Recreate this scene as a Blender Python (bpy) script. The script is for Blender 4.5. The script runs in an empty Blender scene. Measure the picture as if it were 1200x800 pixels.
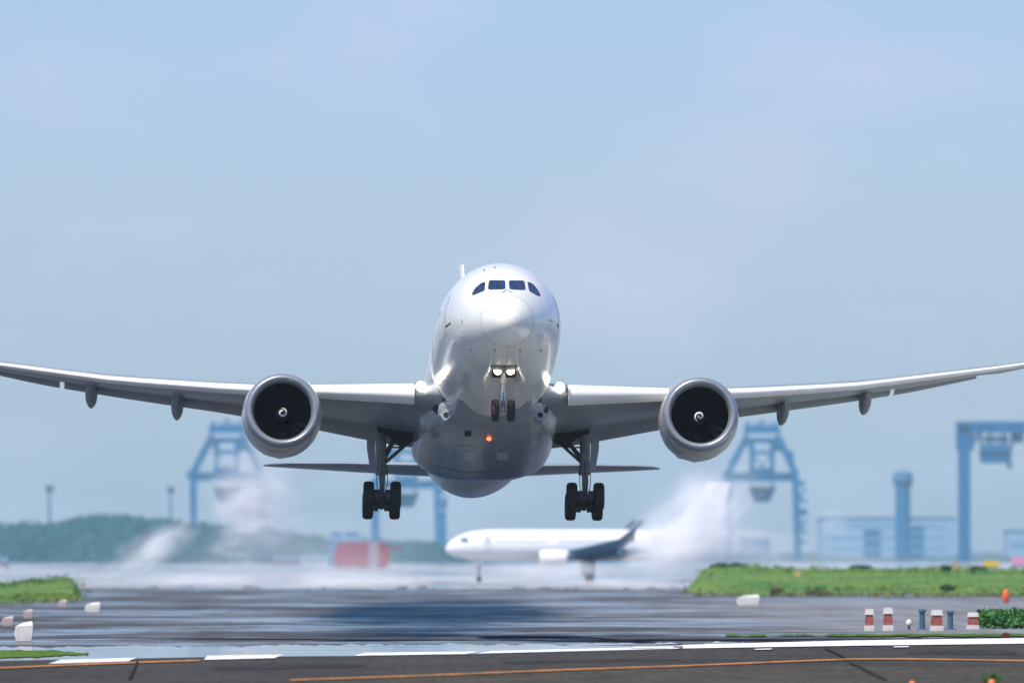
import bpy, bmesh, math, random
import numpy as np
from mathutils import Vector, Matrix
from mathutils.bvhtree import BVHTree
R = math.radians
random.seed(4)
SC = bpy.context.scene
COL = SC.collection

# ------------------------------------------------------------------ camera
F = 12500.0            # focal length in pixels of the 1200 px wide photograph
HZ = 640.0             # row of the horizon in the photograph
CH = 4.5               # height of the camera above the airfield
cd = bpy.data.cameras.new('camera'); cam = bpy.data.objects.new('camera', cd); COL.objects.link(cam)
cam.location = (0, 0, CH)
cam.rotation_euler = (R(90) + math.atan((HZ - 400) / F), 0, 0)
cd.sensor_width = 36.0; cd.lens = 36.0 * F / 1200.0
cd.clip_start = 1.0; cd.clip_end = 30000.0
cd.dof.use_dof = True; cd.dof.focus_distance = 480.0; cd.dof.aperture_fstop = 1.0; cd.dof.aperture_blades = 0
SC.camera = cam

# ------------------------------------------------------------------ sky, sun, exposure
SUN = Vector((-0.27, -0.42, 0.865)).normalized()       # towards the sun
w = bpy.data.worlds.new('World'); SC.world = w; w.use_nodes = True
nt = w.node_tree; nt.nodes.clear()
out = nt.nodes.new('ShaderNodeOutputWorld'); bg = nt.nodes.new('ShaderNodeBackground')
sky = nt.nodes.new('ShaderNodeTexSky'); sky.sky_type = 'NISHITA'; sky.sun_disc = False
sky.sun_elevation = math.asin(SUN.z); sky.sun_rotation = math.atan2(SUN.x, SUN.y)
sky.air_density = 1.0; sky.dust_density = 0.6; sky.ozone_density = 1.2; sky.altitude = 0
geo = nt.nodes.new('ShaderNodeTexCoord')
mp = nt.nodes.new('ShaderNodeMapping'); mp.inputs['Scale'].default_value = (26, 26, 60)
nz = nt.nodes.new('ShaderNodeTexNoise'); nz.inputs['Scale'].default_value = 1.0; nz.inputs['Detail'].default_value = 4; nz.inputs['Roughness'].default_value = .55
cr = nt.nodes.new('ShaderNodeValToRGB'); cr.color_ramp.elements[0].position = .50; cr.color_ramp.elements[1].position = .74
cr.color_ramp.elements[0].color = (0, 0, 0, 1); cr.color_ramp.elements[1].color = (.55, .55, .55, 1)
tint = nt.nodes.new('ShaderNodeMix'); tint.data_type = 'RGBA'; tint.blend_type = 'MULTIPLY'; tint.inputs[0].default_value = 1.0
tint.inputs[7].default_value = (0.765, 0.93, 1.44, 1)
cl = nt.nodes.new('ShaderNodeMix'); cl.data_type = 'RGBA'; cl.inputs[7].default_value = (6.2, 6.6, 8.6, 1)
nt.links.new(geo.outputs['Generated'], mp.inputs['Vector']); nt.links.new(mp.outputs[0], nz.inputs['Vector'])
nt.links.new(nz.outputs[0], cr.inputs[0]); nt.links.new(cr.outputs[0], cl.inputs[0])
nt.links.new(sky.outputs[0], tint.inputs[6]); nt.links.new(tint.outputs[2], cl.inputs[6])
nt.links.new(cl.outputs[2], bg.inputs['Color']); bg.inputs['Strength'].default_value = 0.090
nt.links.new(bg.outputs[0], out.inputs['Surface'])
ld = bpy.data.lights.new('sun', 'SUN'); ld.energy = 4.8; ld.angle = R(0.5); ld.color = (1.0, .94, .83)
lo = bpy.data.objects.new('sun', ld); COL.objects.link(lo); lo.location = (0, 300, 200)
lo.rotation_euler = SUN.to_track_quat('Z', 'Y').to_euler()
SC.view_settings.view_transform = 'Standard'; SC.view_settings.look = 'None'
SC.view_settings.gamma = 1; SC.view_settings.exposure = 0.16; SC.view_settings.use_curve_mapping = False
SC.cycles.use_denoising = True; SC.cycles.volume_bounces = 6; SC.cycles.max_bounces = 10
SC.cycles.volume_step_rate = 1.0

# ------------------------------------------------------------------ helpers
def mat(name, col, rough=.5, metal=0.0, spec=.5, coat=0.0, noise=0.0, nscale=1.0, bump=0.0, bscale=20.0, emit=None, es=0.0, col2=None, stretch=(1, 1, 1)):
    m = bpy.data.materials.new(name); m.use_nodes = True
    t = m.node_tree; b = t.nodes['Principled BSDF']
    b.inputs['Base Color'].default_value = (*col, 1); b.inputs['Roughness'].default_value = rough
    b.inputs['Metallic'].default_value = metal; b.inputs['Specular IOR Level'].default_value = spec
    b.inputs['Coat Weight'].default_value = coat; b.inputs['Coat Roughness'].default_value = .08
    tc = t.nodes.new('ShaderNodeTexCoord')
    if noise:
        mpn = t.nodes.new('ShaderNodeMapping'); mpn.inputs['Scale'].default_value = stretch
        n = t.nodes.new('ShaderNodeTexNoise'); n.inputs['Scale'].default_value = nscale; n.inputs['Detail'].default_value = 6
        r = t.nodes.new('ShaderNodeValToRGB'); r.color_ramp.elements[0].position = .35; r.color_ramp.elements[1].position = .7
        c2 = col2 or tuple(c * (1 - noise) for c in col)
        r.color_ramp.elements[0].color = (*col, 1); r.color_ramp.elements[1].color = (*c2, 1)
        t.links.new(tc.outputs['Object'], mpn.inputs[0]); t.links.new(mpn.outputs[0], n.inputs['Vector'])
        t.links.new(n.outputs[0], r.inputs[0]); t.links.new(r.outputs[0], b.inputs['Base Color'])
    if bump:
        n2 = t.nodes.new('ShaderNodeTexNoise'); n2.inputs['Scale'].default_value = bscale; n2.inputs['Detail'].default_value = 4
        bm_ = t.nodes.new('ShaderNodeBump'); bm_.inputs['Strength'].default_value = bump
        t.links.new(tc.outputs['Object'], n2.inputs['Vector']); t.links.new(n2.outputs[0], bm_.inputs['Height']); t.links.new(bm_.outputs[0], b.inputs['Normal'])
    if emit:
        b.inputs['Emission Color'].default_value = (*emit, 1); b.inputs['Emission Strength'].default_value = es
    return m

class MB:
    def __init__(s): s.v = []; s.f = []
    def loft(s, rings, cap0=True, cap1=True, closed=True):
        o = len(s.v); n = len(rings[0])
        for r_ in rings: s.v += [tuple(p) for p in r_]
        for i in range(len(rings) - 1):
            for j in range(n if closed else n - 1):
                k = (j + 1) % n
                s.f.append((o + i*n + j, o + i*n + k, o + (i+1)*n + k, o + (i+1)*n + j))
        if cap0: s.f.append(tuple(o + j for j in range(n))[::-1])
        if cap1: s.f.append(tuple(o + (len(rings)-1)*n + j for j in range(n)))
        return s
    def box(s, c, sz, rot=None):
        c = Vector(c); M = rot or Matrix.Identity(3); o = len(s.v)
        for x in (-.5, .5):
            for y in (-.5, .5):
                for z in (-.5, .5): s.v.append(tuple(c + M @ Vector((x*sz[0], y*sz[1], z*sz[2]))))
        s.f += [tuple(o + i for i in q) for q in ((0,1,3,2),(4,6,7,5),(0,4,5,1),(2,3,7,6),(0,2,6,4),(1,5,7,3))]
        return s
    def tube(s, p0, p1, r0, r1=None, n=10):
        p0, p1 = Vector(p0), Vector(p1); r1 = r0 if r1 is None else r1
        d = (p1 - p0).normalized(); u = d.orthogonal().normalized(); w_ = d.cross(u)
        rg = [[p + (u*math.cos(2*math.pi*k/n) + w_*math.sin(2*math.pi*k/n))*r_ for k in range(n)] for p, r_ in ((p0, r0), (p1, r1))]
        return s.loft(rg)
    def beam(s, p0, p1, wd, ht=None):
        p0, p1 = Vector(p0), Vector(p1); d = (p1 - p0); L = d.length
        q = d.to_track_quat('Z', 'Y').to_matrix()
        return s.box((p0 + p1) / 2, (wd, ht or wd, L), q)
    def lathe(s, prof, org, axis=(0, 1, 0), n=48, cap0=False, cap1=False):
        a = Vector(axis).normalized(); u = a.orthogonal().normalized(); w_ = a.cross(u); org = Vector(org)
        rg = [[org + a*t + (u*math.cos(2*math.pi*k/n) + w_*math.sin(2*math.pi*k/n))*max(r_, 1e-4) for k in range(n)] for t, r_ in prof]
        return s.loft(rg, cap0, cap1)
    def ball(s, c, r, sc=(1, 1, 1), nu=16, nv=10):
        rg = []
        for i in range(nv + 1):
            t = math.pi * (i + .0) / nv; t = min(max(t, .02), math.pi - .02)
            rg.append([(c[0] + r*sc[0]*math.sin(t)*math.cos(2*math.pi*j/nu), c[1] + r*sc[1]*math.sin(t)*math.sin(2*math.pi*j/nu), c[2] + r*sc[2]*math.cos(t)) for j in range(nu)])
        return s.loft(rg)
    def poly(s, pts):
        o = len(s.v); s.v += [tuple(p) for p in pts]; s.f.append(tuple(range(o, o + len(pts)))); return s
    def build(s, name, m, parent=None, smooth=35, loc=None, recalc=True):
        me = bpy.data.meshes.new(name); me.from_pydata(s.v, [], s.f)
        if recalc:
            b = bmesh.new(); b.from_mesh(me); bmesh.ops.recalc_face_normals(b, faces=b.faces); b.to_mesh(me); b.free()
        if smooth:
            me.shade_smooth(); me.set_sharp_from_angle(angle=R(smooth))
        me.materials.append(m)
        o = bpy.data.objects.new(name, me); COL.objects.link(o)
        if parent: o.parent = parent
        if loc: o.location = loc
        return o

def tag(o, label=None, cat=None, group=None, kind=None):
    if label: o['label'] = label
    if cat: o['category'] = cat
    if group: o['group'] = group
    if kind: o['kind'] = kind
    return o
def empty(name, loc, label, cat, group=None, rz=0):
    o = bpy.data.objects.new(name, None); COL.objects.link(o); o.location = loc; o.rotation_euler = (0, 0, rz)
    o.empty_display_size = .5
    return tag(o, label, cat, group)
def copy_tree(o, parent=None):
    c = o.copy(); COL.objects.link(c)
    if parent: c.parent = parent
    for ch in [x for x in bpy.data.objects if x.parent == o]: copy_tree(ch, c)
    return c
def gp(px, py, z=0.0):                    # the ground point seen at that pixel of the photograph
    d = F * (CH - z) / (py - HZ); return Vector(((px - 600) * d / F, d, z))
def at(px, py, d):                        # the point at distance d seen at that pixel
    return Vector(((px - 600) * d / F, d, CH - (py - HZ) * d / F))

# ------------------------------------------------------------------ materials
M = {}
M['white'] = mat('white_paint', (.85, .85, .76), .26, coat=.45, noise=.07, nscale=.7)
M['belly'] = mat('belly_shaded', (.36, .41, .43), .22, coat=.5, noise=.08, nscale=.7)  # shade of the underside put into a darker base colour
M['radome'] = mat('radome_paint', (.83, .83, .74), .28, coat=.4, noise=.03, nscale=1.2)
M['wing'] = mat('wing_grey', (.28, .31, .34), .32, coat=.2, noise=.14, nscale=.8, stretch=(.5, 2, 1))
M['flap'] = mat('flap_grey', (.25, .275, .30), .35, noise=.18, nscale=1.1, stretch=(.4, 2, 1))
M['slat'] = mat('slat_sunlit', (.84, .83, .79), .35, metal=0.0, noise=.08, nscale=1.0)  # sunlight on the leading edge put into a near-white base colour
M['nacelle'] = mat('nacelle_paint', (.56, .57, .54), .25, coat=.5, noise=.06, nscale=1.0)
M['lip'] = mat('inlet_metal', (.30, .33, .36), .34, metal=.4, noise=.08, nscale=2)
M['liner'] = mat('inlet_liner', (.012, .015, .022), .7, spec=.2)
M['blade'] = mat('fan_blade', (.003, .004, .007), .6, metal=0, spec=.1)
M['spinner'] = mat('spinner_black', (.02, .02, .023), .4)
M['markwhite'] = mat('spiral_white', (.85, .85, .85), .5)
M['glass'] = mat('cockpit_glass', (.012, .025, .07), .06, coat=.5)
M['seam'] = mat('seam_grey', (.30, .31, .32), .6)
M['dark'] = mat('bay_dark', (.016, .018, .022), .8)
M['rubber'] = mat('tyre_rubber', (.014, .014, .015), .75, bump=.2, bscale=30)
M['gear'] = mat('gear_grey', (.30, .32, .33), .4, metal=.2, noise=.4, nscale=3)
M['geardark'] = mat('gear_dark', (.08, .085, .09), .5, noise=.4, nscale=4)
M['chrome'] = mat('piston_chrome', (.75, .75, .76), .15, metal=1)
M['lamp'] = mat('landing_lamp', (1, 1, .95), .2, emit=(1, .90, .70), es=40)
M['beacon'] = mat('beacon_red', (.8, .05, .02), .2, emit=(1, .05, .01), es=13)
M['hub'] = mat('wheel_hub', (.22, .23, .25), .4, metal=.4)

# ------------------------------------------------------------------ the airliner: pose
PITCH, YAW, ROLL = .15946, .04430, .00823
ORG = Vector((-.1627, 479.976, 11.497 + CH))
jet = bpy.data.objects.new('airliner', None); COL.objects.link(jet)
jet.location = ORG; jet.rotation_mode = 'YXZ'; jet.rotation_euler = (-PITCH, ROLL, YAW)
tag(jet, 'large white twin-engine jet airliner lifting off nose-on with wheels and landing lights down', 'airplane')
RM = (Matrix.Rotation(YAW, 3, 'Z') @ Matrix.Rotation(-PITCH, 3, 'X') @ Matrix.Rotation(ROLL, 3, 'Y'))
RI = RM.transposed()
EYE = RI @ (Vector((0, 0, CH)) - ORG)                  # the viewpoint in the airliner's own axes
def prj(p):
    q = RM @ Vector(p) + ORG; return 600 + F*q.x/q.y, HZ - F*(q.z - CH)/q.y
def ray(px, py): return (RI @ Vector(((px - 600)/F, 1, -(py - HZ)/F))).normalized()
def at_s(px, py, s):
    d = ray(px, py); return EYE + d * ((s - EYE.y) / d.y)
def solve_z(x, s, py):
    z = 0.0
    for _ in range(6):
        y0 = prj((x, s, z))[1]; z += (y0 - py) / 25.3
    return z

# ------------------------------------------------------------------ fuselage
ST = [0, .08, .3, .7, 1.35, 2.2, 3.2, 4.4, 5.6, 7, 8.6, 10.5, 12.5, 36, 39, 42, 45, 48, 51, 53.5, 55.2]
ZT = [-1.3, -1.0, -.72, -.40, .02, .46, .98, 1.66, 2.16, 2.56, 2.82, 2.95, 2.98, 2.98, 2.97, 2.92, 2.82, 2.66, 2.4, 2.1, 1.8]
ZB = [-1.3, -1.60, -1.84, -2.07, -2.30, -2.48, -2.62, -2.75, -2.84, -2.91, -2.95, -2.97, -2.98, -2.98, -2.86, -2.5, -1.9, -1.12, -.2, .62, 1.2]
HW = [0, .30, .57, .84, 1.15, 1.46, 1.78, 2.12, 2.38, 2.60, 2.76, 2.86, 2.885, 2.885, 2.80, 2.58, 2.22, 1.74, 1.15, .65, .3]
def smooth_interp(s, X, Y):
    # monotone cubic (Fritsch-Carlson)
    X = np.array(X, float); Y = np.array(Y, float); h = np.diff(X); d = np.diff(Y)/h
    m = np.zeros(len(X)); m[0] = d[0]; m[-1] = d[-1]
    for i in range(1, len(X)-1):
        m[i] = 0 if d[i-1]*d[i] <= 0 else (h[i-1]+h[i])*2/((h[i]*2+h[i-1]+h[i-1]*2+h[i])/ (1) ) * 0 + 3*(h[i-1]+h[i])/((2*h[i]+h[i-1])/d[i-1] + (h[i]+2*h[i-1])/d[i])
    i = min(max(int(np.searchsorted(X, s)) - 1, 0), len(h)-1); t = (s - X[i])/h[i]
    return float((2*t**3-3*t**2+1)*Y[i] + (t**3-2*t**2+t)*h[i]*m[i] + (-2*t**3+3*t**2)*Y[i+1] + (t**3-t**2)*h[i]*m[i+1])
def sq(s, Y):           # near the tip the profile is round: interpolate in sqrt(s)
    return smooth_interp(math.sqrt(s), [math.sqrt(a) for a in ST], Y)
def fus_ring(s, grow=0.0, n=72):
    zt, zb, hw = sq(s, ZT) + grow, sq(s, ZB) - grow, max(sq(s, HW), 0) + grow
    zc = zb + (zt - zb) * .52
    rg = []
    for k in range(n):
        a = 2*math.pi*k/n; c, s_ = math.cos(a), math.sin(a)
        rg.append((hw*c, s, zc + (zt - zc if s_ > 0 else zc - zb)*s_))
    return rg
SR = 1.42
rad_st = [0.0006, .01, .03, .07, .13, .22, .34, .5, .7, .9, 1.1, 1.28, SR - .012]
fus_st = [SR + .012] + [1.6 + .25*i for i in range(16)] + [5.7 + .5*i for i in range(14)] + [13 + i for i in range(43)]
fus_st = [s for s in fus_st if s < 55.2] + [55.2]
fb = MB().loft([fus_ring(s) for s in fus_st])
fuse = fb.build('fuselage', M['white'], jet, smooth=60)
rb = MB().loft([fus_ring(s) for s in rad_st]); rad = rb.build('radome', M['radome'], jet, smooth=60)
MB().loft([fus_ring(SR - .018, .002), fus_ring(SR + .018, .002)], False, False).build('radome_seam', M['seam'], jet)
full = MB().loft([fus_ring(s) for s in rad_st + fus_st])

# belly fairing between the wings
def fair_ring(s, n=48):
    t = (s - 14.2) / (33.8 - 14.2)
    u = min(1, max(0, t/.42)); e = u*u*(3 - 2*u); v = (max(0, min(1, (1 - t)/.16)))**.45 if t > .84 else 1
    hw = 1.75 + 1.62*e*v; zb = -2.62 - .40*min(1, t/.12) - .55*e*v if t <= .84 else -2.72 - .85*v; ztp = -2.3 + 1.7*e*v
    rg = []
    for k in range(n):
        a = 2*math.pi*k/n; c, s_ = math.cos(a), math.sin(a)
        p = 2/2.5
        x = hw*math.copysign(abs(c)**p, c)
        zc = zb + (ztp - zb)*.62
        z = zc + (ztp - zc if s_ > 0 else zc - zb)*math.copysign(abs(s_)**p, s_)
        rg.append((x, s, z))
    return rg
fst = [14.25, 14.5, 15, 15.6, 16.4, 17.4, 18.6, 19.8, 21, 23, 25, 27, 29, 30, 30.8, 31.6, 32.3, 32.9, 33.3, 33.55, 33.7, 33.78]
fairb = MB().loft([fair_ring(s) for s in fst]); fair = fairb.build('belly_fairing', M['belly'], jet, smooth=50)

bm_all = bmesh.new()
def bvh_of(mbs):
    v = []; f = []
    for b in mbs:
        o = len(v); v += [Vector(p) for p in b.v]; f += [tuple(i + o for i in q) for q in b.f]
    return BVHTree.FromPolygons(v, f)
BV = bvh_of([full, fairb])
def hit(px, py, off=.012):
    d = ray(px, py); h, n, i, ds = BV.ray_cast(EYE, d)
    if h is None: return at_s(px, py, 6)
    if n.dot(d) > 0: n = -n
    return h + n*off
def decal(name, pts, m, parent=None, off=.012, cuts=3, label=None):
    b = bmesh.new(); vs = [b.verts.new((x, y, 0)) for x, y in pts]; b.faces.new(vs)
    bmesh.ops.triangulate(b, faces=b.faces); bmesh.ops.subdivide_edges(b, edges=b.edges, cuts=cuts, use_grid_fill=True)
    for v in b.verts: v.co = hit(v.co.x, v.co.y, off)
    bmesh.ops.recalc_face_normals(b, faces=b.faces)
    me = bpy.data.meshes.new(name); b.to_mesh(me); b.free()
    if len(me.polygons) and me.polygons[0].normal.y > 0: me.flip_normals()
    me.shade_smooth(); me.materials.append(m); o = bpy.data.objects.new(name, me); COL.objects.link(o); o.parent = parent or jet
    if label: o['label'] = label
    return o
# cockpit windows, on the real surface of the nose
WN = [[(568.8,330.2),(563.2,332.2),(556.8,337.8),(553.2,344.2),(554,346.2),(568,340.6)],
      [(573,328.4),(592,328.6),(592.4,339),(571.8,339.6)],
      [(596.2,328.6),(614.4,328.8),(616,340),(596.8,339.1)],
      [(617.8,330),(623.8,332.2),(629.4,338.4),(633.4,345.6),(631.8,347.4),(619.8,341)]]
def rounded(pts, k=.14):
    o = []
    n = len(pts)
    for i in range(n):
        a, b, c = (Vector((*pts[(i+j) % n], 0)) for j in (-1, 0, 1))
        for q in ((b + (a-b)*k), b + (a-b)*k*.3 + (c-b)*k*.3, b + (c-b)*k): o.append((q.x, q.y))
    return o
for pts in WN: decal('cockpit_window', rounded(pts), M['glass'], off=.014, cuts=4)
# wipers parked under the centre post
for sg in (-1, 1):
    MB().tube(hit(594.3 + sg*.8, 340.2, .03), hit(594.3 + sg*5.5, 343.2, .03), .02, n=6).build('wiper', M['seam'], jet)
# small probes and vents on the nose
for (x, y) in ((541,374),(541.8,392),(551,409),(579.3,408.5),(608.8,408.5),(644.5,375),(632.5,410),(567,316),(579,313)):
    p = hit(x, y, .0); q = hit(x + 1.5, y + 2, .07)
    MB().tube(p, q, .035, .02, n=8).build('probe', M['seam'], jet)
decal('vent_slot', [(521.8,382.4),(527.6,377.6),(528.4,378.8),(522.6,383.8)], M['dark'], cuts=1)
decal('vent_slot', [(653,379),(654.6,381.4),(654.4,384),(652.8,381.4)], M['dark'], cuts=1)
for pts in ([(594.6,403.8),(594.9,403.8),(594.9,429),(594.6,429)], [(609,409),(609.4,409),(610,431),(609.6,431)], [(579.2,409),(579.5,409),(578,431),(577.7,431)]):
    decal('panel_line', pts, M['seam'], off=.008, cuts=3)
# service panels on the forward belly
M['panel2'] = mat('joint_grey', (.60, .60, .59), .4)
M['panel'] = mat('panel_shade', (.66, .67, .67), .3, coat=.4)
for pts in ([(520,442),(532,455),(526,466),(514,452)], [(544,436),(552,440),(546,457),(540,449)]):
    decal('access_panel', pts, M['panel'], off=.006)
# air-conditioning inlets and scoops on the belly fairing
decal('air_inlet', [(509.5,470.5),(514,476.5),(512.5,486.5),(506.8,480)], M['dark'])
decal('air_inlet', [(643.5,472.5),(641.8,483),(636.5,488),(637.8,478)], M['dark'])
for sg, (cx, cy) in ((-1, (523, 487)), (1, (631.5, 487.5))):
    p = hit(cx, cy, .05)
    bxr = Matrix.Rotation(sg*R(38), 3, 'Y')
    mb = MB()
    rings = []
    for t, k in ((-.55, .75), (-.35, 1), (.3, 1), (1.2, .35)):
        c = Vector(p) + Vector((0, t, 0)); hw, hh = .32*k, .24*k
        rings.append([c + bxr @ Vector((a*hw, 0, b_*hh)) for a, b_ in ((-1,-1),(-.6,-1.15),(.6,-1.15),(1,-1),(1,1),(-1,1))])
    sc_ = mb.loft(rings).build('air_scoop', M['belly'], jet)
    MB().lathe([(0, .13), (.02, .13)], Vector(p) + Vector((0, -.575, -.02)), n=16, cap0=True, cap1=True).build('scoop_mouth', M['dark'], sc_)
decal('vent_panel', [(544.2,504.2),(552.6,504.4),(552.4,511),(544.2,510.8)], M['dark'])
for pts in ([(544.5,529.5),(556.5,529.2),(556,538.2),(545,538.5)], [(582,530),(596,529.4),(595,538.8),(582.6,539)]):
    decal('drain_panel', rounded(pts), M['panel'], off=.008)
decal('keel_line', [(566,503),(566.9,503),(552.8,562),(551.4,562)], M['panel'], off=.008, cuts=4)
p = hit(573, 513.6, 0)
MB().ball(p, .11, (1, 1, .9)).build('beacon', M['beacon'], jet)
for s in (5.9, 9.0, 13.2):
    MB().loft([fus_ring(s - .012, .003), fus_ring(s + .012, .003)], False, False).build('skin_joint', M['panel2'], jet)
for pts in ([(527,520),(560,523),(560,523.6),(527,520.6)], [(512,545),(545,553),(590,551),(620,540),(620,540.8),(590,552),(545,554),(512,545.9)], [(583,503),(583.6,503),(580,556),(579.3,556)], [(538,503),(538.5,503),(528,553),(527.4,553)], [(538,503),(583,503),(583,503.5),(538,503.5)]):
    decal('panel_line', pts, M['seam'], off=.006, cuts=4)
# cabin doors on both flanks (outline and handle)
for sg in (-1, 1):
    for s in (7.3, 15.5, 37.5):
        mb = MB()
        zz = [-.75 + 1.9*i/8 for i in range(9)]
        L_, R_ = [], []
        for z in zz:
            for ls, dy in ((L_, -.53), (R_, .53)):
                h = BV.ray_cast(Vector((sg*6, s + dy, z)), Vector((-sg, 0, 0)))[0]
                ls.append(h + Vector((sg*.012, 0, 0)))
        o = len(mb.v)
        for a, b_ in zip(L_, R_): mb.v += [tuple(a), tuple(b_)]
        mb.f += [(o+2*i, o+2*i+1, o+2*i+3, o+2*i+2) for i in range(len(zz)-1)]
        mb.build('cabin_door', M['panel'], jet)
    for k in range(58):                                  # cabin windows
        s = 9.2 + k*.56
        if abs(s - 15.5) < .8: continue
        h = BV.ray_cast(Vector((sg*6, s, .62)), Vector((-sg, 0, 0)))[0]
        if h is None: continue
        mb = MB().poly([(h.x + sg*.012, s + .14*math.cos(a), .62 + .235*math.sin(a)) for a in [2*math.pi*j/10 for j in range(10)]])
        o = mb.build('cabin_window', M['glass'], jet, smooth=0)
# antennas
for s in (11, 20):
    z = sq(s, ZT)
    MB().loft([[(-.02, s-.2, z-.02), (.02, s-.2, z-.02), (.02, s+.25, z-.02), (-.02, s+.25, z-.02)], [(-.01, s+.1, z+.35), (.01, s+.1, z+.35), (.01, s+.28, z+.35), (-.01, s+.28, z+.35)]]).build('antenna', M['white'], jet)

# ------------------------------------------------------------------ wings
def foil(c, t): return 5*t*(.2969*math.sqrt(c) - .126*c - .3516*c*c + .2843*c**3 - .1015*c**4)
LEP = ([640, 660, 860, 1000, 1200, 1300], [460, 460, 459, 451, 426.5, 405])
TEP = ([640, 697, 772, 866, 921, 990, 1064, 1152, 1200, 1300], [527, 518, 504, 488.6, 481.5, 472, 460.5, 442, 431, 407])
def sLE(x): return 22.5 + .69*(x - 9.75) if x < 27.2 else 22.5 + .69*17.45 + 1.35*(x - 27.2)
def sTE(x): return 30.3 + .02*x if x < 9.75 else 30.5 + .425*(x - 9.75) if x < 27.2 else 30.5 + .425*17.45 + .55*(x - 27.2)
def wing_pts(x):
    s0, s1 = sLE(x), max(sTE(x), sLE(x) + .35)
    z0 = solve_z(x, s0, float(np.interp(prj((x, s0, 0))[0], *LEP)))
    z1 = solve_z(x, s1, float(np.interp(prj((x, s1, 0))[0], *TEP)))
    return s0, z0, s1, z1
WP = {}
XS = sorted(set([2.3, 2.9, 4, 5.5, 7, 8.4, 9.75, 11, 12.5, 14.5, 16.5, 18.6, 20, 21.5, 23, 24.35, 24.45, 25.5, 26.5, 27.2, 28, 28.8, 29.5, 30]))
tab = np.array([wing_pts(x) for x in np.linspace(2.3, 30, 60)]); xt = np.linspace(2.3, 30, 60)
# soften the pixel tables into a smooth wing
ker = np.array([1, 4, 6, 4, 1]) / 16.0
for col_ in (1, 3):
    a = tab[:, col_]; a = np.concatenate([a[:1]*2 - a[2:0:-1], a, a[-1:]*2 - a[-2:-4:-1]]); tab[:, col_] = np.convolve(a, ker, 'valid')
def wp(x): return [float(np.interp(x, xt, tab[:, i])) for i in range(4)]
def droop(x): return float(np.interp(x, [2, 10, 19, 24.4, 25, 30], [.55, .5, .34, .16, 0, 0]))
def thick(x): return float(np.interp(x, [2, 10, 28, 30], [.135, .11, .09, .08]))
def chordline(x):
    s0, z0, s1, z1 = wp(x); return s0, z0, s1, z1 + droop(x)
def wing_ring(x, c1=.74):
    s0, z0, s1, z1 = chordline(x); ch = s1 - s0; t = thick(x)
    cs = [c1*(1 - math.cos(math.pi*i/22))/2 for i in range(23)]
    up = [(x, s0 + c*ch, z0 + c*(z1 - z0) + foil(c, t)*ch*1.0) for c in cs]
    lo_ = [(x, s0 + c*ch, z0 + c*(z1 - z0) - foil(c, t)*ch*.85) for c in cs[1:-1]]
    e = (x, s0 + c1*ch, z0 + c1*(z1 - z0) - foil(c1, t)*ch*.85)
    return up + [e] + lo_[::-1]
def mirror(rings, sg): return [[(p[0]*sg, p[1], p[2]) for p in r_] for r_ in rings]
def flap_rings(xa, xb, n=7, c0=.72, gap=.05, dz=-.10):
    rg = []
    for i in range(n):
        x = xa + (xb - xa)*i/(n-1); s0, z0, s1, zc = chordline(x); _, _, _, zt = wp(x); ch = s1 - s0; t = thick(x)
        sa, za = s0 + (c0 + .045)*ch, z0 + (c0 + .045)*(zc - z0) - foil(c0, t)*ch*.35 + dz*ch/8
        fl = s1 - sa; th = .10 * fl
        up, dn = [], []
        for k in range(9):
            c = (1 - math.cos(math.pi*k/8))/2; f_ = foil(c, .2)*fl
            up.append((x, sa + c*fl, za + c*(zt - za) + f_)); dn.append((x, sa + c*fl, za + c*(zt - za) - f_*.7))
        rg.append(up + dn[1:][::-1][1:])
    return rg
def slat_rings(xa, xb, n=8):
    rg = []
    for i in range(n):
        x = xa + (xb - xa)*i/(n-1); s0, z0, s1, z1 = chordline(x); ch = s1 - s0; t = thick(x)*1.12
        up, dn = [], []
        k0 = .13
        for k in range(9):
            c = k0*(k/8)**2; u = s0 - .035*ch - .1; q = -.012*ch - .04
            up.append((x, u + c*ch, z0 + q + foil(c, t)*ch))
        for k in range(1, 6):
            c = .05*(k/5)**2; dn.append((x, s0 - .035*ch - .1 + c*ch, z0 - .012*ch - .04 - foil(c, t)*ch*.8))
        inner = [(x, s0 - .035*ch - .1 + .05*ch, z0 - .012*ch + foil(.03, t)*ch*.3)]
        rg.append(up[::-1] + dn + inner)
    return rg
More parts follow.
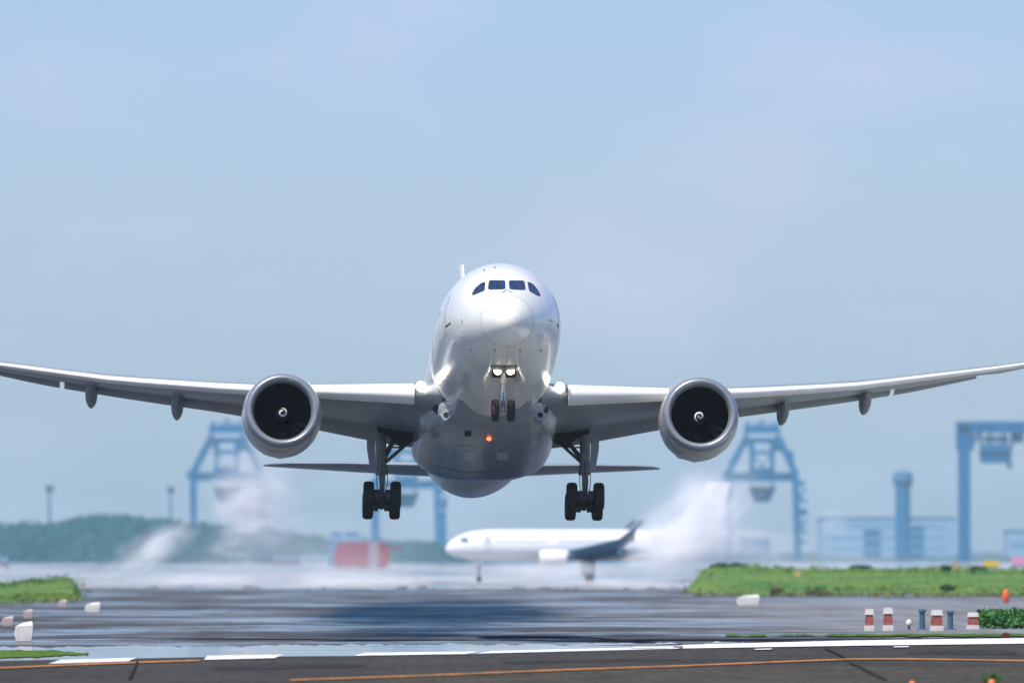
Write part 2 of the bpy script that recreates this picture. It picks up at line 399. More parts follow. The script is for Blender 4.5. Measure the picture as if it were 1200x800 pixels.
for sg in (-1, 1):
    xs = [x for x in XS if x <= 24.35] + [24.36] ; rings = [wing_ring(x) for x in xs if x <= 24.35] + [wing_ring(x, .99) for x in XS if x > 24.4]
    wing = MB().loft(mirror(rings, sg)).build('wing', M['wing'], jet, smooth=40)
    for nm, a, b_ in (('flap', 3.0, 8.75), ('flaperon', 8.95, 11.0), ('flap', 11.15, 19.9), ('aileron', 20.12, 24.25)):
        MB().loft(mirror(flap_rings(a, b_), sg)).build(nm, M['flap'], wing, smooth=40)
    for a, b_ in ((3.6, 8.5), (11.0, 26.6)):
        MB().loft(mirror(slat_rings(a, b_, 4 if b_ < 10 else 10), sg)).build('slat', M['slat'], wing, smooth=40)
    for x, ye in ((14.5, 497), (18.6, 484.5)):     # flap track fairings
        s0, z0, s1, zt = wp(x); ch = s1 - s0; L_ = 1.0 + .42*ch
        sb = s1 + .25; zb = solve_z(x, sb, ye)
        _, _, _, zc = chordline(x)
        sa = s0 + .50*ch; za = z0 + .5*(zc - z0) - foil(.5, thick(x))*ch*.85
        rg = []
        for i in range(13):
            t = i/12; r_ = .34*math.sin(math.pi*min(1, t*.62 + .02 if t < .8 else .5 + .5*((t-.8)/.2)**1.3*.96 + .018))**.6 if t < 1 else .02
            r_ = max(.015, .37*min(1, t/.3)**.5*(1 - max(0, (t - .5)/.5)**1.7))
            c = Vector((x, sa + (sb - sa)*t, za + (zb - za)*t**1.15 - .05 + .10*(1-t)))
            rg.append([(c.x + r_*.8*math.cos(2*math.pi*k/16), c.y, c.z + r_*1.25*math.sin(2*math.pi*k/16)) for k in range(16)])
        MB().loft(mirror(rg, sg)).build('flap_track_fairing', M['flap'], wing, smooth=60)
    # landing light set in the wing root
    x = 3.35; s0, z0, *_ = wp(x)
    q = at_s(493.5 if sg < 0 else 656, 452.5 if sg < 0 else 453.8, s0 - .12)
    hs = MB().lathe([(0, .26), (.12, .26), (.5, .12)], q + Vector((0, .03, 0)), n=20, cap1=True).build('landing_light', M['geardark'], wing)
    MB().ball(q, .225, (1, .6, 1)).build('lamp', M['lamp'], hs)
    # static discharge wick at the aileron
    # ---------------- engine
    e = Vector((sg*9.75, 17.8, -2.42))
    RO = [(0.10, 1.44), (.03, 1.50), (.0, 1.56), (.04, 1.63), (.14, 1.70), (.32, 1.765)]
    lipp = [(.42, 1.335), (.22, 1.37), (.08, 1.43), (.01, 1.50), (0, 1.56), (.04, 1.63), (.14, 1.695), (.34, 1.762)]
    nac = MB().lathe([(.34, 1.762), (.6, 1.81), (1.0, 1.85), (1.6, 1.87), (2.3, 1.85), (3.0, 1.78), (3.7, 1.66), (4.2, 1.55)], e, n=72)
    n = 72; o = len(nac.v)
    ring = []
    for k in range(n):
        b0 = nac.v[-n + k]
        sw = abs(((k % 6) / 6.0) - .5)*2
        ctr = Vector((e.x, e.y + 4.2 + .70*(1 - sw), e.z)); d = (Vector(b0) - Vector((e.x, e.y + 4.2, e.z))).normalized()
        ring.append(tuple(ctr + d*(1.55 - .05*(1 - sw))))
    nac.v += ring; nac.f += [(o - n + k, o - n + (k+1) % n, o + (k+1) % n, o + k) for k in range(n)]
    engine = nac.build('engine', M['nacelle'], jet, smooth=40)
    MB().lathe(lipp, e, n=72).build('inlet_lip', M['lip'], engine, smooth=60)
    MB().lathe([(.42, 1.335), (.7, 1.33), (1.15, 1.40), (1.7, 1.42)], e, n=72).build('inlet_liner', M['liner'], engine, smooth=60)
    MB().lathe([(1.62, 1.42), (1.66, .3)], e, n=48, cap1=True).build('fan_case', M['dark'], engine)
    fan = MB()
    for k in range(18):
        a = 2*math.pi*k/18; rg = []
        for r_, tw, cwd, sw in ((.32, .5, .34, 0), (.7, .8, .44, -.03), (1.05, 1.0, .50, -.01), (1.39, 1.15, .52, .05)):
            u = Vector((math.cos(a + sw), 0, math.sin(a + sw))); v = Vector((-math.sin(a + sw), 0, math.cos(a + sw)))
            c = e + Vector((0, 1.4, 0)) + u*r_; dd = (v*math.sin(tw)*sg*0 + v*math.sin(tw) + Vector((0, 1, 0))*math.cos(tw))*cwd*.5
            nn = dd.cross(u).normalized()*.02
            rg.append([c - dd, c + nn, c + dd, c - nn])
        fan.loft(rg)
    fan.lathe([(1.2, .33), (1.6, .33)], e, n=24, cap0=True, cap1=True)
    fan.build('fan', M['blade'], engine, smooth=30)
    spin = MB().lathe([(.62, .005), (.64, .05), (.72, .13), (.86, .23), (1.05, .31), (1.25, .35)], e, n=32, cap0=True, cap1=True).build('spinner', M['spinner'], engine, smooth=60)
    # white swirl on the spinner
    sp = MB(); pts_i, pts_o = [], []
    def cone_y(r_): return float(np.interp(r_, [0, .05, .13, .23, .31, .35], [.62, .64, .72, .86, 1.05, 1.25])) - .015
    for k in range(33):
        t = k/32
        if sg < 0: a = R(100) - t*R(400); r_ = .225 - .15*t
        else: a = R(250) - t*R(430); r_ = .235 - .17*t
        wd = .020*math.sin(math.pi*min(1, t*.9 + .12)) + .016
        for ls, rr in ((pts_i, max(r_ - wd, .004)), (pts_o, r_ + wd)):
            ls.append((e.x + rr*math.cos(a), e.y + cone_y(rr), e.z + rr*math.sin(a)))
    for a_, b_ in zip(pts_i, pts_o): sp.v += [a_, b_]
    sp.f = [(2*i, 2*i+1, 2*i+3, 2*i+2) for i in range(32)]
    sp.build('spiral_mark', M['markwhite'], spin)
    # exhaust plug and core cowl
    MB().lathe([(3.6, 1.15), (4.6, .98), (5.4, .72)], e, n=40, cap0=True, cap1=True).build('core_cowl', M['gear'], engine, smooth=60)
    MB().lathe([(5.3, .5), (5.8, .34), (6.4, .05)], e, n=24, cap0=True, cap1=True).build('exhaust_plug', M['geardark'], engine, smooth=60)
    # pylon
    x = 9.75; s0, z0, s1, z1 = wp(x)
    rg = []
    for s, zl, zh, hw in ((19.0, e.z + 1.75, e.z + 1.80, .05), (20.5, e.z + 1.3, e.z + 2.0, .2), (22.5, e.z + .9, z0 + .2, .24), (25.5, e.z + .6, z0 - .25, .24), (28, -1.9, z0 - .6, .08)):
        rg.append([(sg*x - hw, s, zl), (sg*x + hw, s, zl), (sg*x + hw*.8, s, zh), (sg*x - hw*.8, s, zh)])
    MB().loft(rg).build('pylon', M['nacelle'], engine, smooth=30)
    # strake on the inboard side
    a = R(52); u = Vector((-sg*math.cos(a), 0, math.sin(a)))
    MB().loft([[e + Vector((0, 1.0, 0)) + u*1.83, e + Vector((0, 2.6, 0)) + u*1.82], [e + Vector((0, 1.6, 0)) + u*2.02, e + Vector((0, 2.6, 0)) + u*2.2]], False, False, closed=False).build('strake', M['nacelle'], engine, smooth=0)

# ------------------------------------------------------------------ tail
def tail_ring(x, s0, s1, z0, z1, t=.10):
    cs = [(1 - math.cos(math.pi*i/14))/2 for i in range(15)]; ch = s1 - s0
    up = [(x, s0 + c*ch, z0 + c*(z1 - z0) + foil(c, t)*ch) for c in cs]
    return up + [(x, s0 + c*ch, z0 + c*(z1 - z0) - foil(c, t)*ch) for c in cs[1:-1]][::-1]
for sg in (-1, 1):
    rg = []
    for x, s0, s1, yl, yt in ((.6, 46.0, 51.8, 545.5, 559), (3, 47.6, 52.4, 545.5, 557.5), (6, 49.9, 53.3, 545.2, 554.3), (8.6, 51.8, 54.1, 546, 551.6), (9.5, 52.7, 54.3, 547, 550.4), (9.9, 53.6, 54.5, 548.6, 549.6)):
        z0, z1 = solve_z(x, s0, yl), solve_z(x, s1, yt); rg.append(tail_ring(x, s0, s1, z0, z1))
    MB().loft(mirror(rg, sg)).build('tailplane', M['wing'], jet, smooth=40)
rg = []
for z, s0, s1 in ((2.3, 41.5, 51.6), (3.4, 43.0, 51.9), (6, 46.0, 53.4), (8.6, 49.5, 55.2), (10.4, 51.4, 56.1), (11.1, 52.6, 56.4), (11.36, 53.9, 56.6)):
    ring = tail_ring(0, s0, s1, 0, 0, .075)
    rg.append([(p[2], p[1], z) for p in ring])
MB().loft(rg).build('tail_fin', M['white'], jet, smooth=40)

# ------------------------------------------------------------------ nose gear
def wheel(parent, c, r, wd, n=32):
    h = wd/2
    t = MB().lathe([(-h*.55, r*.55), (-h, r*.66), (-h, r*.82), (-h*.82, r*.95), (-h*.4, r), (h*.4, r), (h*.82, r*.95), (h, r*.82), (h, r*.66), (h*.55, r*.55)], c, (1, 0, 0), n).build('wheel', M['rubber'], parent, smooth=40)
    MB().lathe([(-h*.55, r*.56), (-h*.3, r*.3), (-h*.6, r*.12), (h*.6, r*.12), (h*.3, r*.3), (h*.55, r*.56)], c, (1, 0, 0), 20, True, True).build('rim', M['hub'], t)
    return t
NS = 5.3
top = at_s(590.3, 436, NS); axl = at_s(590.2, 481, NS)
ng = MB().tube((0, NS, top.z + .3), (0, NS, top.z - .55), .14, n=14).build('nose_gear', M['gear'], jet)
MB().tube((0, NS, top.z - .5), (0, NS, axl.z), .085, n=14).build('piston', M['chrome'], ng)
MB().tube((-.36, NS, axl.z), (.36, NS, axl.z), .07, n=10).build('axle', M['gear'], ng)
mb = MB().beam((0, NS - .16, top.z - .6), (0, NS - .34, top.z - 1.0), .10, .05); mb.beam((0, NS - .34, top.z - 1.0), (0, NS - .1, axl.z + .15), .10, .05); mb.build('torque_link', M['gear'], ng)
mb = MB().tube((0, NS, top.z - .5), (.0, NS + 1.5, top.z + .35), .06); mb.build('drag_brace', M['geardark'], ng)
for sg in (-1, 1): wheel(ng, (sg*.36, NS, axl.z), .50, .36)
lb = MB().box((0, NS - .17, top.z + .02), (.9, .1, .16)).build('lamp_bracket', M['geardark'], ng)
for px in (583.3, 598.2):
    q = at_s(px, 434.4, NS - .30)
    hh = MB().lathe([(0, .19), (.08, .19), (.22, .06)], q + Vector((0, .05, 0)), n=18, cap1=True).build('taxi_light', M['geardark'], ng)
    MB().ball(q, .165, (1, .6, 1)).build('lamp', M['lamp'], hh)
decal('gear_bay', [(575.5,427.5),(605.5,427.5),(604,442),(577,442)], M['dark'], off=.01)
for sg, px in ((-1, 574.6), (1, 607)):
    a, b_ = hit(px, 428, .0), hit(px + sg*.3, 447, .0)
    mb = MB().loft([[a, a + Vector((sg*.06, 0, 0)), b_ + Vector((sg*.06, 0, 0)), b_],
                    [a + Vector((sg*.30, .05, -.62)), a + Vector((sg*.36, .05, -.62)), b_ + Vector((sg*.30, -.1, -.55)), b_ + Vector((sg*.24, -.1, -.55))]])
    mb.build('gear_door', M['white'], jet, smooth=20)

# ------------------------------------------------------------------ main gear
GS = 28.0
for sg in (-1, 1):
    px, py = (447.3, 586) if sg < 0 else (685, 587.5)
    b0 = at_s(px, py, GS); tp = at_s(446 if sg < 0 else 686.5, 503, GS)
    mg = MB().tube(tp + Vector((0, .3, .9)), at_s(447 if sg < 0 else 685, 553, GS), .26, .25, n=18).build('main_gear', M['gear'], jet)
    MB().tube(at_s(447 if sg < 0 else 685, 550, GS), b0, .13, n=14).build('piston', M['chrome'], mg)
    MB().lathe([(-.2, .3), (.18, .3)], at_s(447 if sg < 0 else 685, 551, GS), (0, 0, 1), 18, True, True).build('collar', M['gear'], mg)
    tl = R(10.0)
    ax = Vector((0, math.cos(tl), -math.sin(tl)))          # bogie beam, front wheels up
    MB().tube(b0 - ax*.85, b0 + ax*.85, .17, n=12).build('bogie_beam', M['geardark'], mg)
    mb = MB().beam(b0 + Vector((0, -.3, 1.35)), b0 + Vector((0, -.75, .75)), .3, .07); mb.beam(b0 + Vector((0, -.75, .75)), b0 + Vector((0, -.32, .15)), .26, .07)
    mb.build('torque_link', M['gear'], mg)
    for k in (-1, 1):
        a = b0 + ax*.74*k
        MB().tube(a - Vector((.64, 0, 0)), a + Vector((.64, 0, 0)), .09, n=10).build('axle', M['geardark'], mg)
        for q in (-1, 1):
            wheel(mg, a + Vector((q*.64, 0, 0)), .66, .50, 40)
            MB().lathe([(-.16, .27), (.16, .27)], a + Vector((q*.3, 0, 0)), (1, 0, 0), 20, True, True).build('brake', M['geardark'], mg)
    # side braces up to the fuselage side, drag brace, hoses
    fx = -sg
    P1 = at_s(452.5 if sg < 0 else 680.5, 541, GS)
    P2 = at_s(489 if sg < 0 else 645, 509, GS + .3); P3 = at_s(470 if sg < 0 else 662, 524, GS)
    MB().beam(P1, P2, .20, .16).build('side_brace', M['geardark'], mg)
    MB().beam(at_s(453 if sg < 0 else 680, 524, GS), P3, .07).build('lock_link', M['geardark'], mg)
    MB().beam(P3, at_s(461 if sg < 0 else 669, 506, GS), .08).build('lock_link', M['geardark'], mg)
    MB().beam(at_s(450 if sg < 0 else 682, 538, GS + .1), at_s(466 if sg < 0 else 655, 505, GS + 1.6), .18, .14).build('drag_brace', M['geardark'], mg)
    mb = MB()
    for k in range(3):
        a = b0 + Vector((.16*(k - 1), -.2, 1.9)); prev = a
        for i in range(1, 8):
            t = i/7; c = a + Vector((.10*(k-1)*math.sin(math.pi*t), -.30*math.sin(math.pi*t), -1.75*t)); mb.tube(prev, c, .02, n=5); prev = c
    mb.build('hydraulic_hose', M['dark'], mg)
    # strut door on the outboard side
    qx = at_s(px, 552, GS)
    rg = []
    for z, xa, xb in ((tp.z + .3, tp.x + sg*.24, tp.x + sg*.66), (tp.z - .9, tp.x + sg*.24, tp.x + sg*.64), (qx.z, qx.x + sg*.24, qx.x + sg*.52)):
        rg.append([(xa, GS + .12, z), (xb, GS + .30, z), (xb, GS + .36, z), (xa, GS + .18, z)])
    mb = MB().loft(rg)
    mb.build('gear_door', M['wing'], mg, smooth=20)
    # wheel well in the wing underside, and its hinged inner door
    pts = ([(441,500),(492,504),(490,514),(468,523),(456,511),(443,506)] if sg < 0 else [(691,503),(640,506),(642,516),(664,525),(676,513),(690,508)])
    well = MB().poly([at_s(x, y, GS - .6 - (y - 500)*.01) for x, y in pts]); 
    w2 = [Vector(v) + Vector((0, .5, .22)) for v in well.v]
    mb = MB().loft([[Vector(v) for v in well.v], w2]); mb.build('wheel_well', M['dark'], wing if False else jet, smooth=20)
    a = at_s(488 if sg < 0 else 646, 512, GS); 
    mb = MB().loft([[a + Vector((0, -1.1, 0)), a + Vector((0, 1.2, 0)), a + Vector((fx*.05, 1.2, 0)), a + Vector((fx*.05, -1.1, 0))],
                    [a + Vector((fx*.5, -1.0, -.75)), a + Vector((fx*.5, 1.0, -.75)), a + Vector((fx*.55, 1.0, -.75)), a + Vector((fx*.55, -1.0, -.75))]])
    mb.build('gear_door', M['white'], jet, smooth=20)
# ------------------------------------------------------------------ ground materials
def ground_mat(name, col, col2, sx, sy, rough=1.0, spec=0.0, mirage=None, patch=None, fine=3.0, zones=()):
    """matt pavement or grass with two-scale mottling; wet=(amount, roughness, scale x, scale y, low, high) adds shiny areas that imitate mirage"""
    m = bpy.data.materials.new(name); m.use_nodes = True; t = m.node_tree; b = t.nodes['Principled BSDF']
    tc = t.nodes.new('ShaderNodeTexCoord'); L = t.links.new
    def noise(sc, det=5, rg=.6, w=0):
        mp = t.nodes.new('ShaderNodeMapping'); mp.inputs['Scale'].default_value = (sc[0], sc[1], 1); mp.inputs['Location'].default_value = (w, w*1.7, 0)
        n = t.nodes.new('ShaderNodeTexNoise'); n.inputs['Scale'].default_value = 1; n.inputs['Detail'].default_value = det + 1; n.inputs['Roughness'].default_value = min(rg + .05, .75)
        L(tc.outputs['Object'], mp.inputs[0]); L(mp.outputs[0], n.inputs['Vector']); return n.outputs[0]
    def ramp(s, a, b_, c0, c1):
        r = t.nodes.new('ShaderNodeValToRGB'); r.color_ramp.elements[0].position = a; r.color_ramp.elements[1].position = b_
        r.color_ramp.elements[0].color = (*c0, 1); r.color_ramp.elements[1].color = (*c1, 1); L(s, r.inputs[0]); return r.outputs[0]
    base = ramp(noise((sx, sy)), .38, .64, col, col2); masks = []
    f = ramp(noise((fine, fine*.05), 6, .7, 3), .3, .72, (.68, .68, .68), (1.26, 1.26, 1.26))
    mx = t.nodes.new('ShaderNodeMix'); mx.data_type = 'RGBA'; mx.blend_type = 'MULTIPLY'; mx.inputs[0].default_value = 1
    for cx, cy, rx, ry, za, zb in zones:                   # mirage tones painted as dark and pale areas with soft, ragged edges
        mp = t.nodes.new('ShaderNodeMapping'); mp.vector_type = 'TEXTURE'; mp.inputs['Location'].default_value = (cx, cy, 0); mp.inputs['Scale'].default_value = (rx, ry, 1)
        ln = t.nodes.new('ShaderNodeVectorMath'); ln.operation = 'LENGTH'; L(tc.outputs['Object'], mp.inputs[0]); L(mp.outputs[0], ln.inputs[0])
        ad = t.nodes.new('ShaderNodeMath'); ad.operation = 'MULTIPLY_ADD'; ad.inputs[1].default_value = 1.6; L(noise((.07, .05), 5, .65, cx), ad.inputs[0]); L(ln.outputs['Value'], ad.inputs[2])
        kz = ramp(ad.outputs[0], .70, .82, (1, 1, 1), (0, 0, 0)); hv_ = t.nodes.new('ShaderNodeMath'); hv_.operation = 'MULTIPLY'; hv_.inputs[1].default_value = .5
        L(ad.outputs[0], hv_.inputs[0]); L(hv_.outputs[0], kz.node.inputs[0]); masks.append(kz)
        zc = ramp(noise((sx*1.3, sy*1.5), 5, .6, cy), .36, .66, za, zb)
        mz = t.nodes.new('ShaderNodeMix'); mz.data_type = 'RGBA'; L(kz, mz.inputs[0]); L(base, mz.inputs[6]); L(zc, mz.inputs[7]); base = mz.outputs[2]
    L(base, mx.inputs[6]); L(f, mx.inputs[7]); L(mx.outputs[2], b.inputs['Base Color'])
    b.inputs['Roughness'].default_value = rough; b.inputs['Specular IOR Level'].default_value = spec
    if mirage:
        am, ro, wx, wy, lo_, hi_ = mirage
        k = ramp(noise((wx, wy), 6, .62, 7), lo_, hi_, (0, 0, 0), (am, am, am))
        for kz in masks:                                   # painted mirage areas get less of the mirror gloss
            mm = t.nodes.new('ShaderNodeMath'); mm.operation = 'MULTIPLY_ADD'; mm.inputs[1].default_value = -.62; mm.inputs[2].default_value = 1.0; L(kz, mm.inputs[0])
            m3 = t.nodes.new('ShaderNodeMath'); m3.operation = 'MULTIPLY'; L(k, m3.inputs[0]); L(mm.outputs[0], m3.inputs[1]); k = m3.outputs[0]
        b2 = t.nodes.new('ShaderNodeBsdfPrincipled'); b2.inputs['Roughness'].default_value = ro; b2.inputs['Specular IOR Level'].default_value = .5; L(mx.outputs[2], b2.inputs['Base Color'])
        ms = t.nodes.new('ShaderNodeMixShader'); o = t.nodes['Material Output']
        L(k, ms.inputs[0]); L(b.outputs[0], ms.inputs[1]); L(b2.outputs[0], ms.inputs[2]); L(ms.outputs[0], o.inputs['Surface'])
    return m
G = {}
G['base'] = ground_mat('coastal_ground', (.026, .036, .03), (.05, .058, .046), .01, .004, mirage=(.8, .12, .01, .003, .4, .6), fine=.05)
G['apron'] = ground_mat('mirage_concrete', (.20, .21, .225), (.50, .51, .52), .05, .0045, mirage=(.9, .10, .05, .006, .42, .56), fine=.1)  # concrete whose pale tone also carries the white mirage band
G['runway'] = ground_mat('runway_asphalt', (.060, .066, .078), (.105, .11, .122), .035, .010, mirage=(.95, .13, .055, .024, .465, .60), fine=.25,
    zones=((-5.0, 720, 10.5, 250, (.006, .025, .055), (.02, .05, .09)), (35, 690, 30, 330, (.15, .155, .165), (.22, .225, .235))))  # dark blue and pale grey mirage painted into the asphalt colour
G['mirage'] = ground_mat('mirage_band', (.16, .17, .18), (.26, .27, .28), .10, .05, mirage=(.95, .06, .05, .045, .30, .44), fine=.3)  # mirage whiteness put into a lightened base colour and gloss
G['taxi'] = ground_mat('taxiway_asphalt', (.048, .048, .048), (.066, .0655, .064), .10, .03, fine=3.0)
G['shoulder'] = ground_mat('coarse_shoulder', (.056, .054, .048), (.082, .076, .064), .5, .12, fine=4.0)
G['white'] = ground_mat('runway_white', (.62, .63, .64), (.80, .80, .80), 1.2, .3, fine=5)
G['orange'] = ground_mat('line_orange', (.60, .26, .09), (.30, .16, .09), 1.2, .2, fine=5)
G['dkseam'] = ground_mat('sealed_joint', (.030, .030, .031), (.04, .04, .042), 1, .3)
G['patch'] = ground_mat('repair_asphalt', (.036, .037, .040), (.050, .051, .053), .3, .08, fine=5.0)
G['grass'] = ground_mat('mown_grass', (.05, .12, .022), (.12, .20, .045), .10, .02, fine=.4)

def sheet(name, pts, m, z, kind='structure'):
    o = MB().poly([(p.x, p.y, z) for p in pts]).build(name, m, smooth=0, recalc=False)
    if o.data.polygons[0].normal.z < 0: o.data.flip_normals()
    return tag(o, kind=kind)
def V3(*a): return [Vector((x, y, 0)) for x, y in a]
sheet('ground', V3((-1500, -20), (1500, -20), (1500, 9000), (-1500, 9000)), G['base'], 0)
sheet('apron', V3((-420, 1130), (420, 1130), (420, 3000), (-420, 3000)), G['apron'], .02)
P = lambda L_: [gp(*q) for q in L_]
def ragged(a, b_, y0, y1, amp, seed, n=120):              # an uneven boundary; on pavement its jitter draws the mirage ripple
    r = random.Random(seed); o = []; v = 0
    for i in range(n):
        v = .72*v + r.gauss(0, amp); o.append((a + (b_ - a)*i/(n-1), y0 + (y1 - y0)*i/(n-1) + v))
    return o
sheet('runway', P([(-500,764), (1700,750)] + ragged(1700, -500, 689, 690, 1.1, 5, 900)), G['runway'], .04)
sheet('mirage_band', P([(-700,797), (1700,741), (1700,752)] + ragged(1650, -700, 750, 764, .5, 6, 700)), G['mirage'], .08)
E1 = [(-1000,795), (0,776.5), (250,772), (500,770), (800,762.5), (1200,757), (2000,746)]
near = [Vector((60, 150, 0)), Vector((-60, 150, 0))]
sheet('taxiway', P(E1) + near, G['taxi'], .10)
sheet('taxiway_shoulder', P([(330,806), (420,800), (620,792), (800,785), (960,783), (1200,785.5), (1500,788)]) + [Vector((22, 150, 0)), Vector((-6, 150, 0))], G['shoulder'], .12)
def strip(pts, w_px):                                     # a painted line along a run of pixels, as a ground strip
    a = [gp(x, y - w_px/2) for x, y in pts]; b = [gp(x, y + w_px/2) for x, y in pts]
    return a + b[::-1]
sheet('painted_line', strip([(-300,801), (0,786.3), (80,782.8), (160,779.6), (235,777.4)], 1.5), G['orange'], .14)
sheet('painted_line', strip([(340,801), (500,795.4), (660,788.6), (800,783.8), (930,778.2), (1000,775.6), (1060,775.4), (1200,777.6), (1600,784)], 1.4), G['orange'], .14)
for q in ([(57,781.3), (72,776.6), (160,774.2), (150,778.4)], [(239,776.6), (243,771.6), (331,770.4), (322,774.6)], [(414,771.6), (428,768.2), (560,766.4), (545,769.6)], [(560,769), (575,766), (800,760.2), (800,762.8)]):
    sheet('painted_dash', P(q), G['white'], .14)
sheet('edge_line', P([(780,763.2), (800,758.5), (1000,753.2), (1200,750.4), (1700,744), (1700,752), (1200,757), (1000,759.6)]), G['white'], .14)
for q in ([(745,761.5), (800,762.6), (792,763.8), (735,763.2)], [(1047,761), (1065,760.6), (1064,761.8), (1048,762)], [(885,764), (905,763.4), (903,764.6), (884,765)]):
    sheet('painted_dash', P(q), G['white'], .16)
for q in ([(150,800), (161,777), (163.2,777), (154,800)], [(990,778), (1006,783), (1040,801), (1034,801), (1002,784.6)], [(968,762), (990,773), (988,774), (965,763)]):
    sheet('pavement_joint', P(q), G['dkseam'], .16)
sheet('grass_verge', P([(-300,779)] + ragged(-20, 104, 774, 769, .35, 21, 60) + ragged(104, -60, 766.5, 761.5, .35, 22, 60) + [(-300,762)]), G['grass'], .11)
sheet('grass_verge', P(ragged(850, 1700, 746.8, 749.4, .22, 23, 260) + [(1700,741)] + ragged(1690, 850, 742.4, 745.2, .35, 24, 260)), G['grass'], .11)
for q in ([(585,778), (770,773.4), (800,776), (600,781)], [(250,784), (420,780.5), (430,784), (255,788)], [(1060,765), (1185,765), (1195,769.5), (1062,769)]):
    sheet('repair_patch', P(q), G['patch'], .115)

# ------------------------------------------------------------------ vegetation
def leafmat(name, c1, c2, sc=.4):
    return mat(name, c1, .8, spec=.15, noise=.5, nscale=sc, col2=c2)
VG = {'wood': leafmat('hazed_foliage', (.012, .085, .085), (.025, .115, .10), .15), 'bank': leafmat('bank_grass', (.035, .13, .025), (.19, .27, .045), .09),  # far trees: blue of the distance haze put into the leaf colour
      'dark': leafmat('dark_foliage', (.03, .075, .03), (.05, .12, .045), 1.0), 'weed': leafmat('weed_leaf', (.03, .09, .02), (.07, .15, .03), 4)}
def clumps(mb, c, r, n, rnd, sz, flat=.7):
    """many small leaf faces spread through the volume of a crown"""
    for _ in range(n):
        while True:
            q = Vector((rnd.uniform(-1, 1), rnd.uniform(-1, 1), rnd.uniform(-1, 1)))
            if .25 < q.length < 1: break
        p = Vector(c) + Vector((q.x*r[0], q.y*r[1], q.z*r[2]))
        a = Vector((rnd.gauss(0, 1), rnd.gauss(0, 1), rnd.gauss(0, flat))).normalized(); b = a.orthogonal().normalized()
        b = (Matrix.Rotation(rnd.uniform(0, 6.28), 3, a) @ b); k = a.cross(b); s = sz*rnd.uniform(.6, 1.5)
        o = len(mb.v); mb.v += [tuple(p - b*s), tuple(p + k*s*.55), tuple(p + b*s), tuple(p - k*s*.55)]; mb.f.append((o, o+1, o+2, o+3))
rnd = random.Random(8)
tl = MB()
prof = ([-200, 0, 40, 65, 85, 105, 130, 170, 205, 240, 330, 400, 470, 540, 620], [604, 612, 612.5, 614, 608, 603, 602, 605, 609, 612, 622, 630, 633, 636, 638])
x = -190.0
while x < 600:
    d = rnd.uniform(2850, 3100); topy = float(np.interp(x, *prof)) + rnd.gauss(0, 1.5)
    zt = CH - (topy - HZ)*d/F; r_ = rnd.uniform(2.0, 4.2)
    X = (x - 600)*d/F
    clumps(tl, (X, d, max(zt - r_*.8, 1.2)), (r_*1.15, r_, r_*.8), 46, rnd, .75)
    zz = zt - r_*1.6
    while zz > .2:
        clumps(tl, (X + rnd.gauss(0, 1.5), d + rnd.uniform(-12, 25), zz), (r_*1.3, r_*1.3, r_), 34, rnd, 1.0); zz -= r_*.95
    x += rnd.uniform(2.2, 4.2)
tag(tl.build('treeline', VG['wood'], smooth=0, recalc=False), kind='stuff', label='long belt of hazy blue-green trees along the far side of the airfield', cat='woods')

def bank(name, xa, xb, prof_top, d0, d1, seed, lab):
    """a rough grassed bank: a bumpy mound sheet covered with blades and tufts"""
    r = random.Random(seed); mb = MB(); nx, ny = 150, 12; rings = []
    hts = []
    for i in range(nx):
        px = xa + (xb - xa)*i/(nx-1); row = []
        for j in range(ny):
            t = j/(ny-1); d = d0 + (d1 - d0)*t; zt = CH - (float(np.interp(px, *prof_top)) + 2.5 - HZ)*d1/F
            e = min(1, min(i, nx - 1 - i)/5.0)
            z = max(.05, zt*(t**.8)*e*(1 + .045*r.gauss(0, 1)))
            row.append(((px - 600)*d/F, d + (r.uniform(-70, 10) if j == 0 else r.uniform(-4, 4)), z if t > 0 else -.05))
        rings.append(row)
    mb.loft(rings, False, False, closed=False)
    for _ in range(1300):
        i, j = r.randrange(nx), (r.randrange(8, ny) if r.random() < .55 else r.choice((0, 1, 1, 2)))
        p = rings[i][j]; sz = .06 + .13*r.random()**2
        clumps(mb, (p[0] + r.uniform(-1, 1), p[1] + r.uniform(-4, 4), p[2] + .05 + r.uniform(0, .12)), (.2 + r.random()*.9, .8, .05 + .16*r.random()), 2 + r.randrange(5), r, sz)
    return tag(mb.build(name, VG['bank'], smooth=0, recalc=False), kind='stuff', label=lab, cat='grass')
bank('grass_bank', 806, 1330, ([806, 830, 880, 950, 1010, 1060, 1130, 1200, 1330], [668, 662, 659.5, 663.5, 664, 663, 662, 664, 662]), 1010, 1180, 3, 'bright green rough grass bank beyond the paved strip under the harbour cranes')
bank('grass_bank', -160, 94, ([-160, 0, 40, 75, 94], [676, 681, 677, 673, 676]), 880, 1040, 5, 'short green grass bank in front of the hazy tree belt')
rq = random.Random(31); dg = MB()
for _ in range(420):
    px = rq.uniform(812, 1290); c = gp(px, rq.gauss(697, 1.6)); clumps(dg, (c.x, c.y, .12), (rq.uniform(.2, .9), 2.0, .14), 5, rq, .14)
for _ in range(90):
    px = rq.uniform(-40, 90); c = gp(px, rq.gauss(704.5, 1.2)); clumps(dg, (c.x, c.y, .12), (rq.uniform(.2, .8), 2.0, .14), 5, rq, .13)
VG['dry'] = leafmat('dry_grass', (.16, .14, .06), (.09, .11, .04), .5)
tag(dg.build('dry_grass', VG['dry'], smooth=0, recalc=False), 'dry brownish grass fringing the foot of the green banks', 'grass', kind='stuff')
